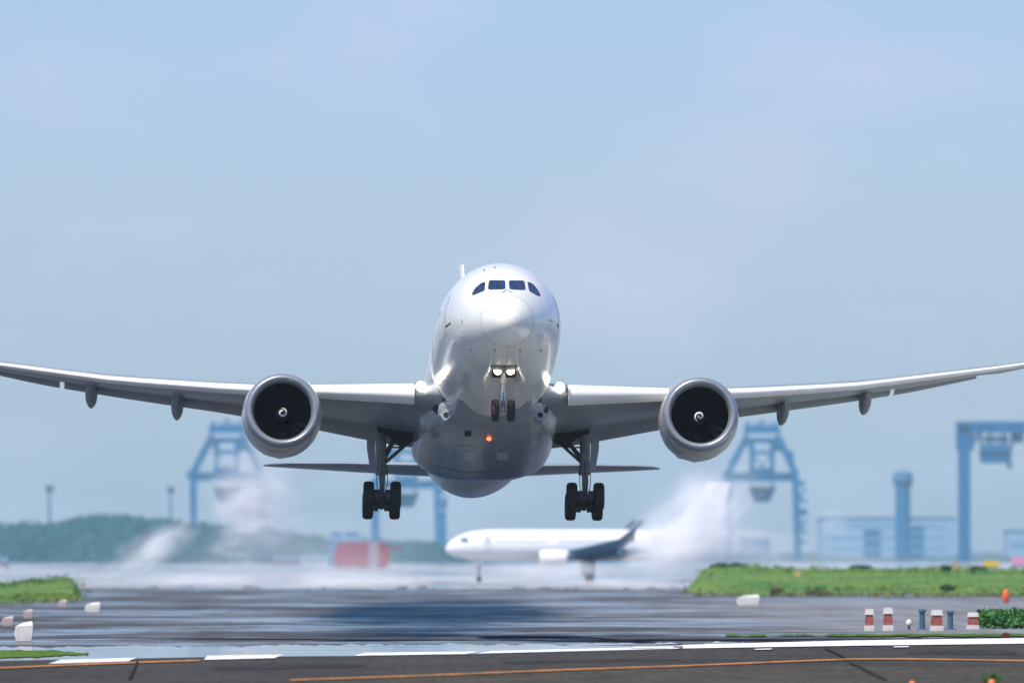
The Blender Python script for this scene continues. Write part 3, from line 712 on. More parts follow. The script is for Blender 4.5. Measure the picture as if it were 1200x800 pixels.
def bush(px, py, d, r, h, lab, name='bush', m='dark', n=420):
    c = at(px, py, d); b = empty(name, (c.x, c.y, 0), lab, 'bush')
    base = max(0.1, c.z - h)
    mb = MB(); rr = random.Random(int(px))
    for k in range(6):
        clumps(mb, (rr.uniform(-.5, .5)*r, rr.uniform(-.5, .5)*r, c.z + rr.uniform(-.45, .3)*h), (r*.6, r*.6, h*.5), n//6, rr, .16)
    mb.build('foliage', VG[m], b, smooth=0, recalc=False)
    mb = MB()
    for k in range(5): mb.tube((rr.uniform(-.1, .1), 0, 0), (rr.uniform(-.5, .5)*r, rr.uniform(-.5, .5)*r, c.z), .05, .02, n=5)
    mb.build('stem', M['geardark'], b)
    return b
bush(1108, 665, 1150, .75, .65, 'dark round bush on the grass bank just below the tall square-topped crane')
bush(1147, 666.5, 1150, 1.0, .45, 'low wide dark bush on the grass bank beside the yellow sign')
bush(1110, 688, 1010, .9, .35, 'small dark bush low on the front slope of the grass bank')
bush(860, 661, 1175, 3.0, .5, 'long leafy shrub along the top of the grass bank below the lattice crane')
bush(1006, 663.5, 1180, 1.8, .35, 'low green shrub on the bank crest left of the control tower')
# clipped hedge patch by the runway on the right
a, b_ = gp(1148, 737.5), gp(1290, 737.5)
hg = empty('hedge', (a.x, a.y, 0), 'low dense green hedge by the runway beside the striped markers', 'hedge')
mb = MB(); rr = random.Random(11)
for k in range(3400):
    clumps(mb, (rr.uniform(0, b_.x - a.x), rr.uniform(0, 3), rr.uniform(.15, 1.05)), (.15, .2, .12), 1, rr, .13)
mb.build('foliage', leafmat('hedge_leaf', (.045, .16, .035), (.07, .21, .05), 1.0), hg, smooth=0, recalc=False)
mb = MB()
for k in range(12): mb.tube((k*.6 + .2, 1.2, 0), (k*.6 + .2, 1.3, .8), .03, n=5)
mb.build('stem', M['geardark'], hg)

# ------------------------------------------------------------------ harbour cranes
CB = mat('crane_blue', (.0, .15, .37), .8, spec=.08, noise=.3, nscale=.2)
CB2 = mat('crane_blue_dark', (.0, .125, .34), .8, spec=.08, noise=.3, nscale=.2)
CG = mat('crane_grey', (.10, .25, .42), .5)
def lattice_crane(px, d, lab, sc=1.0):
    base = Vector(((px - 600)*d/F, d, 0)); c = empty('gantry_crane', base, lab, 'crane', 'blue container cranes across the water')
    k = d/F*sc                       # metres per pixel of the photograph at this distance
    g = 653.5
    def q(x, y, dy=0): return Vector(((x - 895)*k, dy, (g - y)*k))
    dep = 16*k
    for x0, x1, w_ in ((855, 853, 8), (935, 932, 12)):
        for dy in (-dep, dep):
            MB().beam(q(x0, g, dy), q(x1, 552, dy), w_*k, 7*k).build('leg', CB, c, smooth=0)
    for y_, w_ in ((560, 6), (556, 4)):
        for dy in (-dep, dep):
            MB().beam(q(853, y_, dy), q(934, y_, dy), 7*k, w_*1.3*k).build('portal_beam', CB, c, smooth=0)
    for x0, x1 in ((853, 875), (932, 912)):
        for dy in (-dep, dep):
            MB().beam(q(x0, 554, dy), q(x1, 512, dy*.7), 7*k, 6*k).build('a_frame_leg', CB, c, smooth=0)
    for dy in (-dep*.7, dep*.7):
        MB().beam(q(871, 516, dy), q(916, 516, dy), 5*k, 6*k).build('cross_beam', CB, c, smooth=0)
        MB().beam(q(880, 530, dy), q(906, 530, dy), 4.5*k, 4.5*k).build('cross_beam', CB, c, smooth=0)
        for x in (881, 905): MB().beam(q(x, 560, dy), q(x, 516, dy), 5*k, 5*k).build('hanger_post', CB, c, smooth=0)
    pl = MB(); pl.box(q(893, 503.5), (42*k, dep*1.2, 8*k)); pl.build('crown_platform', CB, c, smooth=0)
    for x, h in ((877, 8), (886, 6), (893, 10), (901, 6), (909, 8)):
        MB().beam(q(x, 502), q(x, 502 - h), 5*k, 6*k).build('sheave_block', CB, c, smooth=0)
    for x in (875, 911): MB().beam(q(x, 513), q(x, 503), 3*k).build('crown_post', CB, c, smooth=0)
    mh = MB().box(q(894, 557), (26*k, dep*2.2, 14*k)).build('machinery_house', CB2, c, smooth=0)
    MB().box(q(894, 549), (28*k, dep*2.3, 1.5*k)).build('roof', CB, mh, smooth=0)
    MB().loft([[q(876, 570, -5*k), q(910, 570, -5*k), q(910, 570, 9*k), q(876, 570, 9*k)], [q(884, 588, -4*k), q(902, 588, -4*k), q(902, 588, 7*k), q(884, 588, 7*k)]]).build('trolley_cabin', CB2, c, smooth=0)
    for x in (880, 907): MB().beam(q(x, 571), q(x + (4 if x < 894 else -4), 563), 2*k).build('hoist_rope', CB, c, smooth=0)
    MB().box(q(910, 524), (9*k, 9*k, 9*k)).build('winch_cabin', CB, c, smooth=0)
    for s in range(6):                                    # stair landings on the right leg
        MB().box(q(942, 575 + s*12, -dep), (7*k, 5*k, 3.5*k)).build('stair_landing', CB, c, smooth=0)
    MB().box(q(853, 557, -dep), (13*k, 7*k, 9*k)).build('leg_cabin', CB, c, smooth=0)
    rc = random.Random(int(px))
    for s in range(9):                                    # cable drums, cabins and platforms among the top steelwork
        t = rc.random(); sd = rc.choice((-1, 1))
        x, y = (894 + sd*(40 - 21*t) + rc.uniform(-3, 3), 553 - 40*t)
        MB().box(q(x, y, rc.choice((-dep, dep))*.85), (rc.uniform(4, 9)*k, 5*k, rc.uniform(3, 7)*k)).build('platform', CB, c, smooth=0)
    for x0, y0, x1, y1 in ((881, 560, 905, 532), (905, 560, 881, 532), (871, 516, 881, 530), (916, 516, 906, 530)):
        MB().beam(q(x0, y0, -dep*.7), q(x1, y1, -dep*.7), 2*k).build('diagonal_brace', CB, c, smooth=0)
    for s in range(5):
        MB().box(q(936 + rc.uniform(-1, 5), 566 + s*17, dep*.8), (rc.uniform(8, 13)*k, 5*k, rc.uniform(5, 9)*k)).build('platform', CB2, c, smooth=0)
    return c
def sq_crane(d, lab):
    px = 1130; k = d/F; g = 655.0
    c = empty('gantry_crane', ((px - 600)*k, d, 0), lab, 'crane', 'blue container cranes across the water')
    def q(x, y, dy=0): return Vector(((x - px)*k, dy, (g - y)*k))
    dp = 14*k
    for x, w_ in ((1130, 13), (1226, 13)):
        for dy in (-dp, dp): MB().beam(q(x, g, dy), q(x, 500, dy), w_*k, 9*k).build('leg', CB2, c, smooth=0)
    for dy in (-dp, dp): MB().beam(q(1121, 501, dy), q(1236, 501, dy), 9*k, 13*k).build('top_girder', CB2, c, smooth=0)
    MB().box(q(1131, 515), (20*k, dp*2.4, 26*k)).build('corner_housing', CB2, c, smooth=0)
    MB().box(q(1226, 515), (20*k, dp*2.4, 26*k)).build('corner_housing', CB2, c, smooth=0)
    MB().beam(q(1140, 520, -dp), q(1148, 506, -dp), 4*k).build('knee_brace', CB2, c, smooth=0)
    MB().box(q(1168, 525), (34*k, dp*1.6, 8*k)).build('trolley_frame', CB, c, smooth=0)
    MB().loft([[q(1147, 527, -8*k), q(1186, 527, -8*k), q(1186, 527, 8*k), q(1147, 527, 8*k)], [q(1149, 543, -8*k), q(1184, 543, -8*k), q(1184, 543, 8*k), q(1149, 543, 8*k)]]).build('machinery_house', CB2, c, smooth=0)
    MB().box(q(1183, 545), (5*k, 8*k, 9*k)).build('operator_cab', CB2, c, smooth=0)
    for x in (1149, 1160, 1176, 1186): MB().beam(q(x, 524), q(x, 503), 3*k, 6*k).build('trolley_hanger', CB, c, smooth=0)
    MB().box(q(1168, 515, dp), (30*k, 2*k, 7*k)).build('trolley_panel', CB, c, smooth=0)
    MB().box(q(1193, 512), (12*k, dp*1.6, 14*k)).build('trolley_frame', CB2, c, smooth=0)
    MB().beam(q(1121, 497), q(1236, 496), 2*k).build('walkway_rail', CB, c, smooth=0)
    return c
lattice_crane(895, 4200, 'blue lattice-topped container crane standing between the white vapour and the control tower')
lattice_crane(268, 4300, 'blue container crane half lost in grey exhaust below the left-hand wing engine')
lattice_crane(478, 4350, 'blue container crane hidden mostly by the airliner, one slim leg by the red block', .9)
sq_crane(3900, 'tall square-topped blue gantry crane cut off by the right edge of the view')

# ------------------------------------------------------------------ far buildings and masts
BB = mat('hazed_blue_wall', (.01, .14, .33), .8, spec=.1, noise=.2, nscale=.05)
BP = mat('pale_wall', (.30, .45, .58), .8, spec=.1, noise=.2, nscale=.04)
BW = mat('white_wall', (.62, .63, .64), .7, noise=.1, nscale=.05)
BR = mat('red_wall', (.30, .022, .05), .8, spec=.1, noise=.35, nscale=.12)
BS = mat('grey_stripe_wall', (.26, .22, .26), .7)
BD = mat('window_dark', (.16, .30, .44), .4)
def building(name, x0, x1, ytop, d, depth, m, lab, cat='building', rows=2, roof=True, wm=None):
    a, b_ = at(x0, ytop, d), at(x1, ytop, d); w_ = b_.x - a.x; h = a.z; cx = (a.x + b_.x)/2
    o = empty(name, (cx, d, 0), lab, cat)
    MB().box((0, depth/2, h/2), (w_, depth, h)).build('wall', m, o, smooth=0)
    if roof: MB().box((0, depth/2, h + .25), (w_ + .8, depth + .8, .5)).build('roof', BP if m is not BP else BB, o, smooth=0)
    for r in range(rows):
        MB().box((0, -.04, h*(r + .6)/(rows + .3)), (w_*.86, .12, h*.22/rows)).build('window_band', wm or BD, o, smooth=0)
    return o
# control tower
d = 4600; c = at(1058, 553, d); k = d/F
t = empty('control_tower', (c.x, d, 0), 'slender blue control tower with a wider dark glazed top', 'tower')
MB().lathe([(0, 9.5*k), (c.z - 16*k, 9*k)], (0, 0, 0), (0, 0, 1), 12, True, True).build('shaft', BB, t, smooth=30)
MB().lathe([(c.z - 18*k, 9*k), (c.z - 14*k, 11.5*k), (c.z - 3*k, 12.5*k), (c.z, 10*k)], (0, 0, 0), (0, 0, 1), 12, True, True).build('cab', BB, t, smooth=30)
MB().lathe([(c.z - 8*k, 12.4*k), (c.z - 4*k, 12.7*k)], (0, 0, 0), (0, 0, 1), 12).build('window_band', BD, t, smooth=30)
for q in (-5, 0, 5): MB().tube((q*k, 0, c.z), (q*k, 0, c.z + 4*k), .25).build('antenna', BB, t)
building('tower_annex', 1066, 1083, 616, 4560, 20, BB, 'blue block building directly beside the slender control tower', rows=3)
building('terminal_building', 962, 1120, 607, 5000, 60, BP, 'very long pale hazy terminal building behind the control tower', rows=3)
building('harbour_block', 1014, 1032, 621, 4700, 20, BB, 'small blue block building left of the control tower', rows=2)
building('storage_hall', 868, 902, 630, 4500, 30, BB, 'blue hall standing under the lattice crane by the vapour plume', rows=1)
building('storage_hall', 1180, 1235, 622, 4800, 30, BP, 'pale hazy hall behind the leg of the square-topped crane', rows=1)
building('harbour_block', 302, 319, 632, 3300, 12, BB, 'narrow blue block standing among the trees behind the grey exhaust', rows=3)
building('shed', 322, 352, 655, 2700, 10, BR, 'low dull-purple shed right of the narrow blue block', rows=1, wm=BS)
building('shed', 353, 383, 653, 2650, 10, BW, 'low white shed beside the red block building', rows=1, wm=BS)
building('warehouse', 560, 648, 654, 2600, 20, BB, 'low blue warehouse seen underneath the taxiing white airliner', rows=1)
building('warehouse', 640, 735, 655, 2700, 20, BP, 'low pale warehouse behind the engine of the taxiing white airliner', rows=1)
building('kiosk', 0, 8, 656, 2100, 6, BW, 'small white kiosk at the left end of the tree belt', rows=1, wm=BS)
# the blue block and the red bulging block
o = building('harbour_block', 385, 421, 632, 2500, 12, BB, 'blue block building with two roof huts behind the red block', rows=3)
h = at(400, 632, 2500).z
for x0, x1, yt in ((388, 400, 623), (404, 420, 623)):
    a, b_ = at(x0, yt, 2500), at(x1, yt, 2500)
    MB().box(((a.x + b_.x)/2 - o.location.x, 6, (h + a.z)/2), (b_.x - a.x, 8, a.z - h)).build('roof_hut', BB, o, smooth=0)
d = 2300; kk = d/F
o = empty('red_building', ((424 - 600)*kk, d, 0), 'dull red bulging block building with a pale grey vertical stripe', 'building')
zt = CH - (636 - HZ)*kk
prof = [(-.25, 28), (zt*.12, 30), (zt*.35, 34), (zt*.6, 33), (zt*.82, 31), (zt, 27)]
rg = [[(-w_*kk, 0, z), (w_*kk, 0, z), (w_*kk*.9, 9, z), (-w_*kk*.9, 9, z)] for z, w_ in prof]
MB().loft(rg).build('wall', BR, o, smooth=0)
MB().loft([[((8)*kk, -.12, z), ((20)*kk, -.12, z), ((20)*kk, .3, z), ((8)*kk, .3, z)] for z, w_ in prof]).build('stripe', BS, o, smooth=0)
MB().box((36*kk, 2, zt - 1.0), (28*kk, 2, .5)).build('arm', BR, o, smooth=0)
MB().box((0, 4.5, zt + .2), (50*kk, 8, .4)).build('roof', BS, o, smooth=0)
# light masts
def mast(px, ytop, d, lab, w_=.5, head=1.0):
    c = at(px, ytop, d); o = empty('light_mast', (c.x, d, 0), lab, 'light mast', 'tall light masts behind the airfield')
    MB().tube((0, 0, 0), (0, 0, c.z), w_, w_*.6, 10).build('pole', BB, o)
    hd = MB().loft([[(-1.0*head, -.4, c.z - 2.2*head), (1.1*head, -.4, c.z - 2.2*head), (1.1*head, .4, c.z - 2.2*head), (-1.0*head, .4, c.z - 2.2*head)],
                    [(-1.5*head, -.7, c.z), (1.5*head, -.7, c.z), (1.5*head, .7, c.z), (-1.5*head, .7, c.z)]]).build('lamp_head', BB, o, smooth=0)
    for q in (-.8, 0, .8): MB().box((q*head, -.75, c.z - .9*head), (.5*head, .2, .8*head)).build('floodlight', BS, hd, smooth=0)
mast(58, 568.5, 3400, 'taller light mast rising above the tree belt, farther from the cranes', .55)
mast(200, 570, 3700, 'fainter light mast rising behind the trees next to the crane in grey exhaust', .5)
mast(437.5, 592, 2900, 'plain blue mast rising behind the red block building', .85, .9)
mast(519.5, 585, 2900, 'blue mast just in front of the taxiing airliner nose', .85, .9)

# ------------------------------------------------------------------ the taxiing airliner
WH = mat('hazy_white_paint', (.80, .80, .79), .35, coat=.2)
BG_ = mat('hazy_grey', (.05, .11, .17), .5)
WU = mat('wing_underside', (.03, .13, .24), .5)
tx = empty('taxiing_airliner', (0, 1350, 0), 'smaller white twin-engine airliner taxiing side-on beyond the runway behind the big one', 'airplane')
n0 = at(521.5, 645, 1350); tx.location = (n0.x, 1350, 0); tx.rotation_euler = (0, 0, R(1))
CZ = 4.65; RF = 2.0
def tring(s):
    prof = [(0, 0, -.45), (.25, .5, -.42), (.8, .95, -.3), (1.8, 1.4, -.15), (3.2, 1.78, -.04), (5, 1.97, 0), (6, 2.0, 0), (23, 2.0, 0), (27, 1.75, .22), (31, 1.2, .65), (34.3, .55, 1.05), (35.3, .2, 1.2)]
    S = [p[0] for p in prof]; r_ = max(.01, float(np.interp(s, S, [p[1] for p in prof]))); dz = float(np.interp(s, S, [p[2] for p in prof]))
    return [(s, r_*.96*math.cos(2*math.pi*k/28), CZ + dz + r_*math.sin(2*math.pi*k/28)) for k in range(28)]
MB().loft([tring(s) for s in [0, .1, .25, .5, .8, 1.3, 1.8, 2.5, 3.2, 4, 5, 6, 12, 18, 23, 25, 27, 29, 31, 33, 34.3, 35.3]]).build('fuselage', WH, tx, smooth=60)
for k in range(29):
    s = 6.5 + k*.62
    if k in (11, 12, 24): continue
    MB().box((s, -1.90, CZ + .62), (.22, .14, .30)).build('cabin_window', mat('window_grey', (.50, .52, .54), .4) if k == 0 else bpy.data.materials['window_grey'], tx, smooth=0)
MB().loft([[(1.75, -1.16, CZ + .55), (2.9, -1.58, CZ + .6), (2.9, -1.42, CZ + 1.02), (2.1, -1.0, CZ + .95)], [(1.75, -1.28, CZ + .55), (2.9, -1.72, CZ + .6), (2.9, -1.56, CZ + 1.02), (2.1, -1.14, CZ + .95)]]).build('cockpit_window', BG_, tx, smooth=0)
for s in (5.3, 26.5): MB().box((s, -1.90 if s < 20 else -1.70, CZ + .35), (.8, .12, 1.7)).build('cabin_door', mat('door_seam', (.66, .67, .68), .5), tx, smooth=0)
for sg in (-1, 1):
    rg = []
    for y, s0, s1, z, t in ((1.2, 13.0, 20.8, CZ - 1.15, .13), (5.6, 15.8, 21.3, CZ - .70, .12), (16.6, 21.4, 23.5, CZ + .75, .10)):
        cs = [(1 - math.cos(math.pi*i/8))/2 for i in range(9)]; ch = s1 - s0
        up = [(s0 + c*ch, sg*y, z - c*ch*.05 + foil(c, t)*ch) for c in cs]; dn = [(s0 + c*ch, sg*y, z - c*ch*.05 - foil(c, t)*ch) for c in cs[1:-1]]
        rg.append(up + dn[::-1])
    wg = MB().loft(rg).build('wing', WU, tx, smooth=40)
    MB().loft([[(21.5, sg*16.5, CZ + .78), (23.5, sg*16.5, CZ + .72), (23.5, sg*16.65, CZ + .70), (21.5, sg*16.65, CZ + .74)], [(23.1, sg*17.2, CZ + 2.0), (23.75, sg*17.2, CZ + 2.0), (23.75, sg*17.28, CZ + 2.0), (23.1, sg*17.28, CZ + 2.0)],
               [(24.2, sg*17.45, CZ + 3.2), (24.8, sg*17.45, CZ + 3.2), (24.8, sg*17.5, CZ + 3.2), (24.2, sg*17.5, CZ + 3.2)]]).build('winglet', M['seam'] if False else BG_, wg, smooth=0)
    for y in (7, 11): MB().lathe([(0, .02), (.5, .22), (1.6, .25), (2.8, .03)], (20.4 + (y - 7)*.35, sg*y, CZ - 1.0 + (y - 7)*.12), (1, 0, -.08), 10).build('flap_track_fairing', WU, wg)
    MB().loft([[(16.8 + (y - 1.9)*.42 + 3.2, sg*y, CZ - 1.3 + (y - 1.9)*.11), (16.8 + (y - 1.9)*.42 + 5.0, sg*y, CZ - 1.75 + (y - 1.9)*.12), (16.8 + (y - 1.9)*.42 + 5.0, sg*y, CZ - 1.68 + (y - 1.9)*.12), (16.8 + (y - 1.9)*.42 + 3.2, sg*y, CZ - 1.15 + (y - 1.9)*.11)] for y in (2.0, 5, 11)]).build('flap', WU, wg, smooth=0)
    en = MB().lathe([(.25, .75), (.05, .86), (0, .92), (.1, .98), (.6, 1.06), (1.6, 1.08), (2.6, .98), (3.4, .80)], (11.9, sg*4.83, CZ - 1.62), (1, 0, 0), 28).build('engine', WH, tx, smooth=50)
    MB().lathe([(.5, .76), (.55, .1)], (11.9, sg*4.83, CZ - 1.62), (1, 0, 0), 20, False, True).build('fan', BG_, en)
    MB().lathe([(3.2, .6), (4.3, .3)], (11.9, sg*4.83, CZ - 1.62), (1, 0, 0), 20, True, True).build('exhaust_plug', BG_, en)
    MB().box((15.2, sg*4.83, CZ - .85), (4.2, .3, .7)).build('pylon', WH, en, smooth=0)
    rg = []
    for y, s0, s1, z in ((.5, 30.0, 33.8, CZ + 1.0), (6.8, 34.0, 35.8, CZ + 1.7)):
        rg.append([(s0, sg*y, z), ((s0 + s1)/2, sg*y, z + .15), (s1, sg*y, z), ((s0 + s1)/2, sg*y, z - .15)])
    MB().loft(rg).build('tailplane', WH, tx, smooth=0)
    mg = MB().tube((18.3, sg*2.85, CZ - 1.3), (18.3, sg*2.85, .56), .42, n=10).build('main_gear', BG_, tx)
    MB().box((18.1, sg*3.25, 1.9), (1.7, .08, 1.9)).build('gear_door', BG_, mg, smooth=0)
    for q in (-.42, .42):
        MB().lathe([(-.2, .3), (-.2, .45), (-.12, .56), (.12, .56), (.2, .45), (.2, .3)], (18.3, sg*2.85 + q, .56), (0, 1, 0), 20, True, True).build('wheel', M['rubber'], mg)
rg = []
for z, s0, s1 in ((CZ + 1.6, 26.5, 34.3), (CZ + 2.6, 29.0, 34.7), (CZ + 8.0, 33.2, 36.2)):
    rg.append([(s0, 0, z), ((s0*.6 + s1*.4), -.18, z), (s1, 0, z), ((s0*.6 + s1*.4), .18, z)])
MB().loft(rg).build('tail_fin', WH, tx, smooth=0)
ngt = MB().tube((4.3, 0, CZ - 1.6), (4.3, 0, .36), .14, n=10).build('nose_gear', BG_, tx)
for q in (-.22, .22): MB().lathe([(-.1, .2), (-.09, .34), (.09, .34), (.1, .2)], (4.3, q, .36), (0, 1, 0), 18, True, True).build('wheel', M['rubber'], ngt)
MB().box((4.1, -.35, CZ - 2.2), (1.3, .05, .5)).build('gear_door', WH, ngt, smooth=0)
MB().box((24, 0, CZ + 2.1), (.6, .06, .35)).build('antenna', WH, tx, smooth=0)

# ------------------------------------------------------------------ runway markers, lights and signs
RED = mat('marker_red', (.34, .085, .06), .6, noise=.3, nscale=3); WHT = mat('marker_white', (.66, .64, .60), .6, noise=.2, nscale=3)
ORG_ = mat('marker_orange', (.75, .13, .03), .5, noise=.15, nscale=4); YEL = mat('sign_yellow', (.70, .48, .06), .5); PNK = mat('sign_pink', (.62, .28, .40), .5)
GRN = M['geardark']
def marker(px, ytop, ybot, wpx, lab):
    g = gp(px, ybot); k = g.y/F; h = (ybot - ytop)*k; w_ = wpx*k
    o = empty('striped_marker', (g.x, g.y, 0), lab, 'marker', 'red and white striped markers beside the runway')
    MB().box((0, 0, h*.14), (w_*1.05, .35, h*.26)).build('base', WHT, o, smooth=0)
    MB().loft([[(-w_*.42, -.14, h*.27), (w_*.42, -.14, h*.27), (w_*.42, .14, h*.27), (-w_*.42, .14, h*.27)], [(-w_*.46, -.14, h*.5), (w_*.46, -.14, h*.5), (w_*.46, .14, h*.5), (-w_*.46, .14, h*.5)], [(-w_*.36, -.12, h*.74), (w_*.36, -.12, h*.74), (w_*.36, .12, h*.74), (-w_*.36, .12, h*.74)]]).build('board', RED, o, smooth=0)
    MB().loft([[(-w_*.48, -.18, h*.75), (w_*.48, -.18, h*.75), (w_*.48, .18, h*.75), (-w_*.48, .18, h*.75)], [(-w_*.40, -.14, h), (w_*.40, -.14, h), (w_*.40, .14, h), (-w_*.40, .14, h)]]).build('cap', WHT, o, smooth=0)
    return o
marker(1018.5, 713, 739.5, 11, 'narrow red and white striped marker beside the runway, farthest from the hedge')
marker(1040.5, 711.5, 739.5, 12, 'red and white striped marker next after the one farthest from the hedge')
marker(1097.5, 714, 739.5, 15, 'widest red and white striped marker, between two slim dark posts')
marker(1140, 717, 737.5, 14, 'short mostly white striped marker right beside the hedge')
def post(px, ytop, ybot, lab):
    g = gp(px, ybot); k = g.y/F; h = (ybot - ytop)*k
    o = empty('post', (g.x, g.y, 0), lab, 'post', 'slim dark posts beside the runway')
    MB().lathe([(0, .34), (.08, .34), (.1, .16), (h*.9, .15)], (0, 0, 0), (0, 0, 1), 12, True, True).build('shaft', BG_, o)
    MB().lathe([(h*.86, .22), (h*.96, .22), (h, .1)], (0, 0, 0), (0, 0, 1), 12, True, True).build('cap', BG_, o)
post(1080.5, 713, 738, 'slim dark bluish post on the left of the widest striped marker')
post(1113.5, 715, 738, 'slim dark bluish post between the widest striped marker and the short white one')
def edge_light(name, px, py, wpx, hpx, m, lab, cat='runway light', group=None, ground=None):
    g = gp(px, ground or (py + hpx/2)); k = g.y/F; w_, h = wpx*k/2, hpx*k; z0 = (CH - (py + hpx/2 - HZ)*k) if ground else 0
    o = empty(name, (g.x, g.y, 0), lab, cat, group)
    MB().lathe([(0, w_*.75), (.06, w_*.75), (.08, w_*.35), (z0 + h*.3, w_*.35)], (0, 0, 0), (0, 0, 1), 16, True, True).build('base', GRN, o)
    MB().lathe([(z0 + h*.12, w_*.8), (z0 + h*.3, w_), (z0 + h*.65, w_*.95), (z0 + h*.88, w_*.62), (z0 + h, w_*.1)], (0, 0, 0), (0, 0, 1), 16, True, True).build('lens', m, o, smooth=50)
def box_light(px, ytop, ybot, wpx, m, lab):
    g = gp(px, ybot); k = g.y/F; w_, h = wpx*k/2, (ybot - ytop)*k
    o = empty('runway_light', (g.x, g.y, 0), lab, 'runway light')
    MB().loft([[(-w_*.7, -.3, 0), (w_*.8, -.3, 0), (w_*.8, .3, 0), (-w_*.7, .3, 0)], [(-w_*1.0, -.32, h*.35), (w_*.95, -.32, h*.35), (w_*.95, .32, h*.35), (-w_*1.0, .32, h*.35)],
               [(-w_*.85, -.3, h*.75), (w_*1.0, -.3, h*.8), (w_*1.0, .3, h*.8), (-w_*.85, .3, h*.75)], [(-w_*.1, -.2, h*.92), (w_*.9, -.2, h), (w_*.9, .2, h), (-w_*.1, .2, h*.92)]]).build('housing', m, o, smooth=25)
    MB().box((0, 0, .03), (w_*1.5, .8, .06)).build('base_plate', GRN, o, smooth=0)
LP_ = mat('lens_pink', (.42, .33, .32), .5)
box_light(28, 727, 752, 22, WHT, 'large white light unit by the runway, biggest of the pale spots near the left grass')
box_light(9, 721, 734, 14, LP_, 'pale pinkish light unit left of the big white one')
box_light(33, 713, 725, 11, LP_, 'small dull light unit just above the big white one')
box_light(108.5, 705, 718, 18, WHT, 'wide low white light unit standing alone on the dark runway')
box_light(73, 702, 712, 11, LP_, 'faint pinkish light unit left of the lone white one')
box_light(876, 696, 710, 27, WHT, 'wide white light unit at the foot of the grass bank')
bush(908, 692, 1000, .9, .6, 'tuft of dry tan grass right of the wide white light', 'dry_tuft', 'dry', 300)
bush(955, 694, 960, 1.6, .3, 'low brownish patch of dry grass at the foot of the bank', 'dry_tuft', 'dry', 300)
edge_light('runway_light', 1065, 729, 8, 8, WHT, 'tiny white light unit between the striped markers and the slim posts', ground=738)
edge_light('marker_cone', 1178.5, 698, 9, 17, ORG_, 'bright orange upright marker in front of the grass bank', 'marker', 'orange markers')
edge_light('marker_cone', 1178.5, 744.5, 12, 8, ORG_, 'low orange marker on the thin grass below the hedge', 'marker', 'orange markers')
def sign(px, py, wpx, hpx, d, m, lab):
    c = at(px, py, d); k = d/F
    o = empty('taxiway_sign', (c.x, d, 0), lab, 'sign')
    MB().box((0, 0, c.z), (wpx*k, .25, hpx*k)).build('panel', m, o, smooth=0)
    MB().box((0, -.03, c.z - hpx*k*.55), (wpx*k*1.05, .28, .08)).build('frame', GRN, o, smooth=0)
    for q in (-.35, .35): MB().tube((q*wpx*k, 0, 0), (q*wpx*k, 0, c.z - hpx*k*.5), .05).build('leg', GRN, o)
sign(1161, 660, 18, 7, 1165, YEL, 'wide yellow sign on top of the grass bank')
sign(1193, 657, 16, 10, 1250, PNK, 'pink sign behind the grass bank near the right edge')
sign(1120, 663, 6, 8, 1165, mat('sign_tan', (.45, .30, .20), .6), 'small tan sign beside the dark round bush on the bank')
sign(934, 672.5, 8, 7, 1120, mat('sign_ochre', (.50, .36, .14), .6), 'small ochre sign half-way up the grass bank under the lattice crane')
# near weed with an orange light in front of it, and a second orange light
c = gp(1161, 806); k = c.y/F
wd = empty('weed', (c.x, c.y, 0), 'leafy green weed growing by the taxiway edge behind an orange light', 'plant')
mb = MB(); rr = random.Random(2)
lf = MB()
for i in range(16):
    a = rr.uniform(-1, 1); tip = Vector((a*.42, rr.uniform(-.2, .2), (.62 - abs(a)*.22)*rr.uniform(.75, 1.05)))
    mb.tube((a*.06, 0, 0), tip, .010, .004, 5)
    for j in range(7):
        t = .3 + .7*j/6; p = tip*t
        for sg in (-1, 1):
            dirv = Vector((sg*rr.uniform(.5, 1), rr.uniform(-.6, .6), rr.uniform(.1, .9))).normalized(); L_ = rr.uniform(.05, .10)
            n_ = dirv.orthogonal().normalized()*L_*.3; o_ = len(lf.v)
            lf.v += [tuple(p), tuple(p + dirv*L_*.5 + n_), tuple(p + dirv*L_), tuple(p + dirv*L_*.5 - n_)]; lf.f.append((o_, o_+1, o_+2, o_+3))
mb.build('stem', VG['weed'], wd); lf.build('leaf', VG['weed'], wd, smooth=0, recalc=False)
OL = mat('orange_lens', (.85, .20, .02), .25, coat=.6)
edge_light('taxiway_light', 1162, 799.5, 9, 9, OL, 'orange light in front of the leafy weed at the taxiway edge', group='orange taxiway lights', ground=808)
edge_light('taxiway_light', 1068.5, 801, 8, 8, OL, 'orange light standing alone at the taxiway edge', group='orange taxiway lights', ground=809)

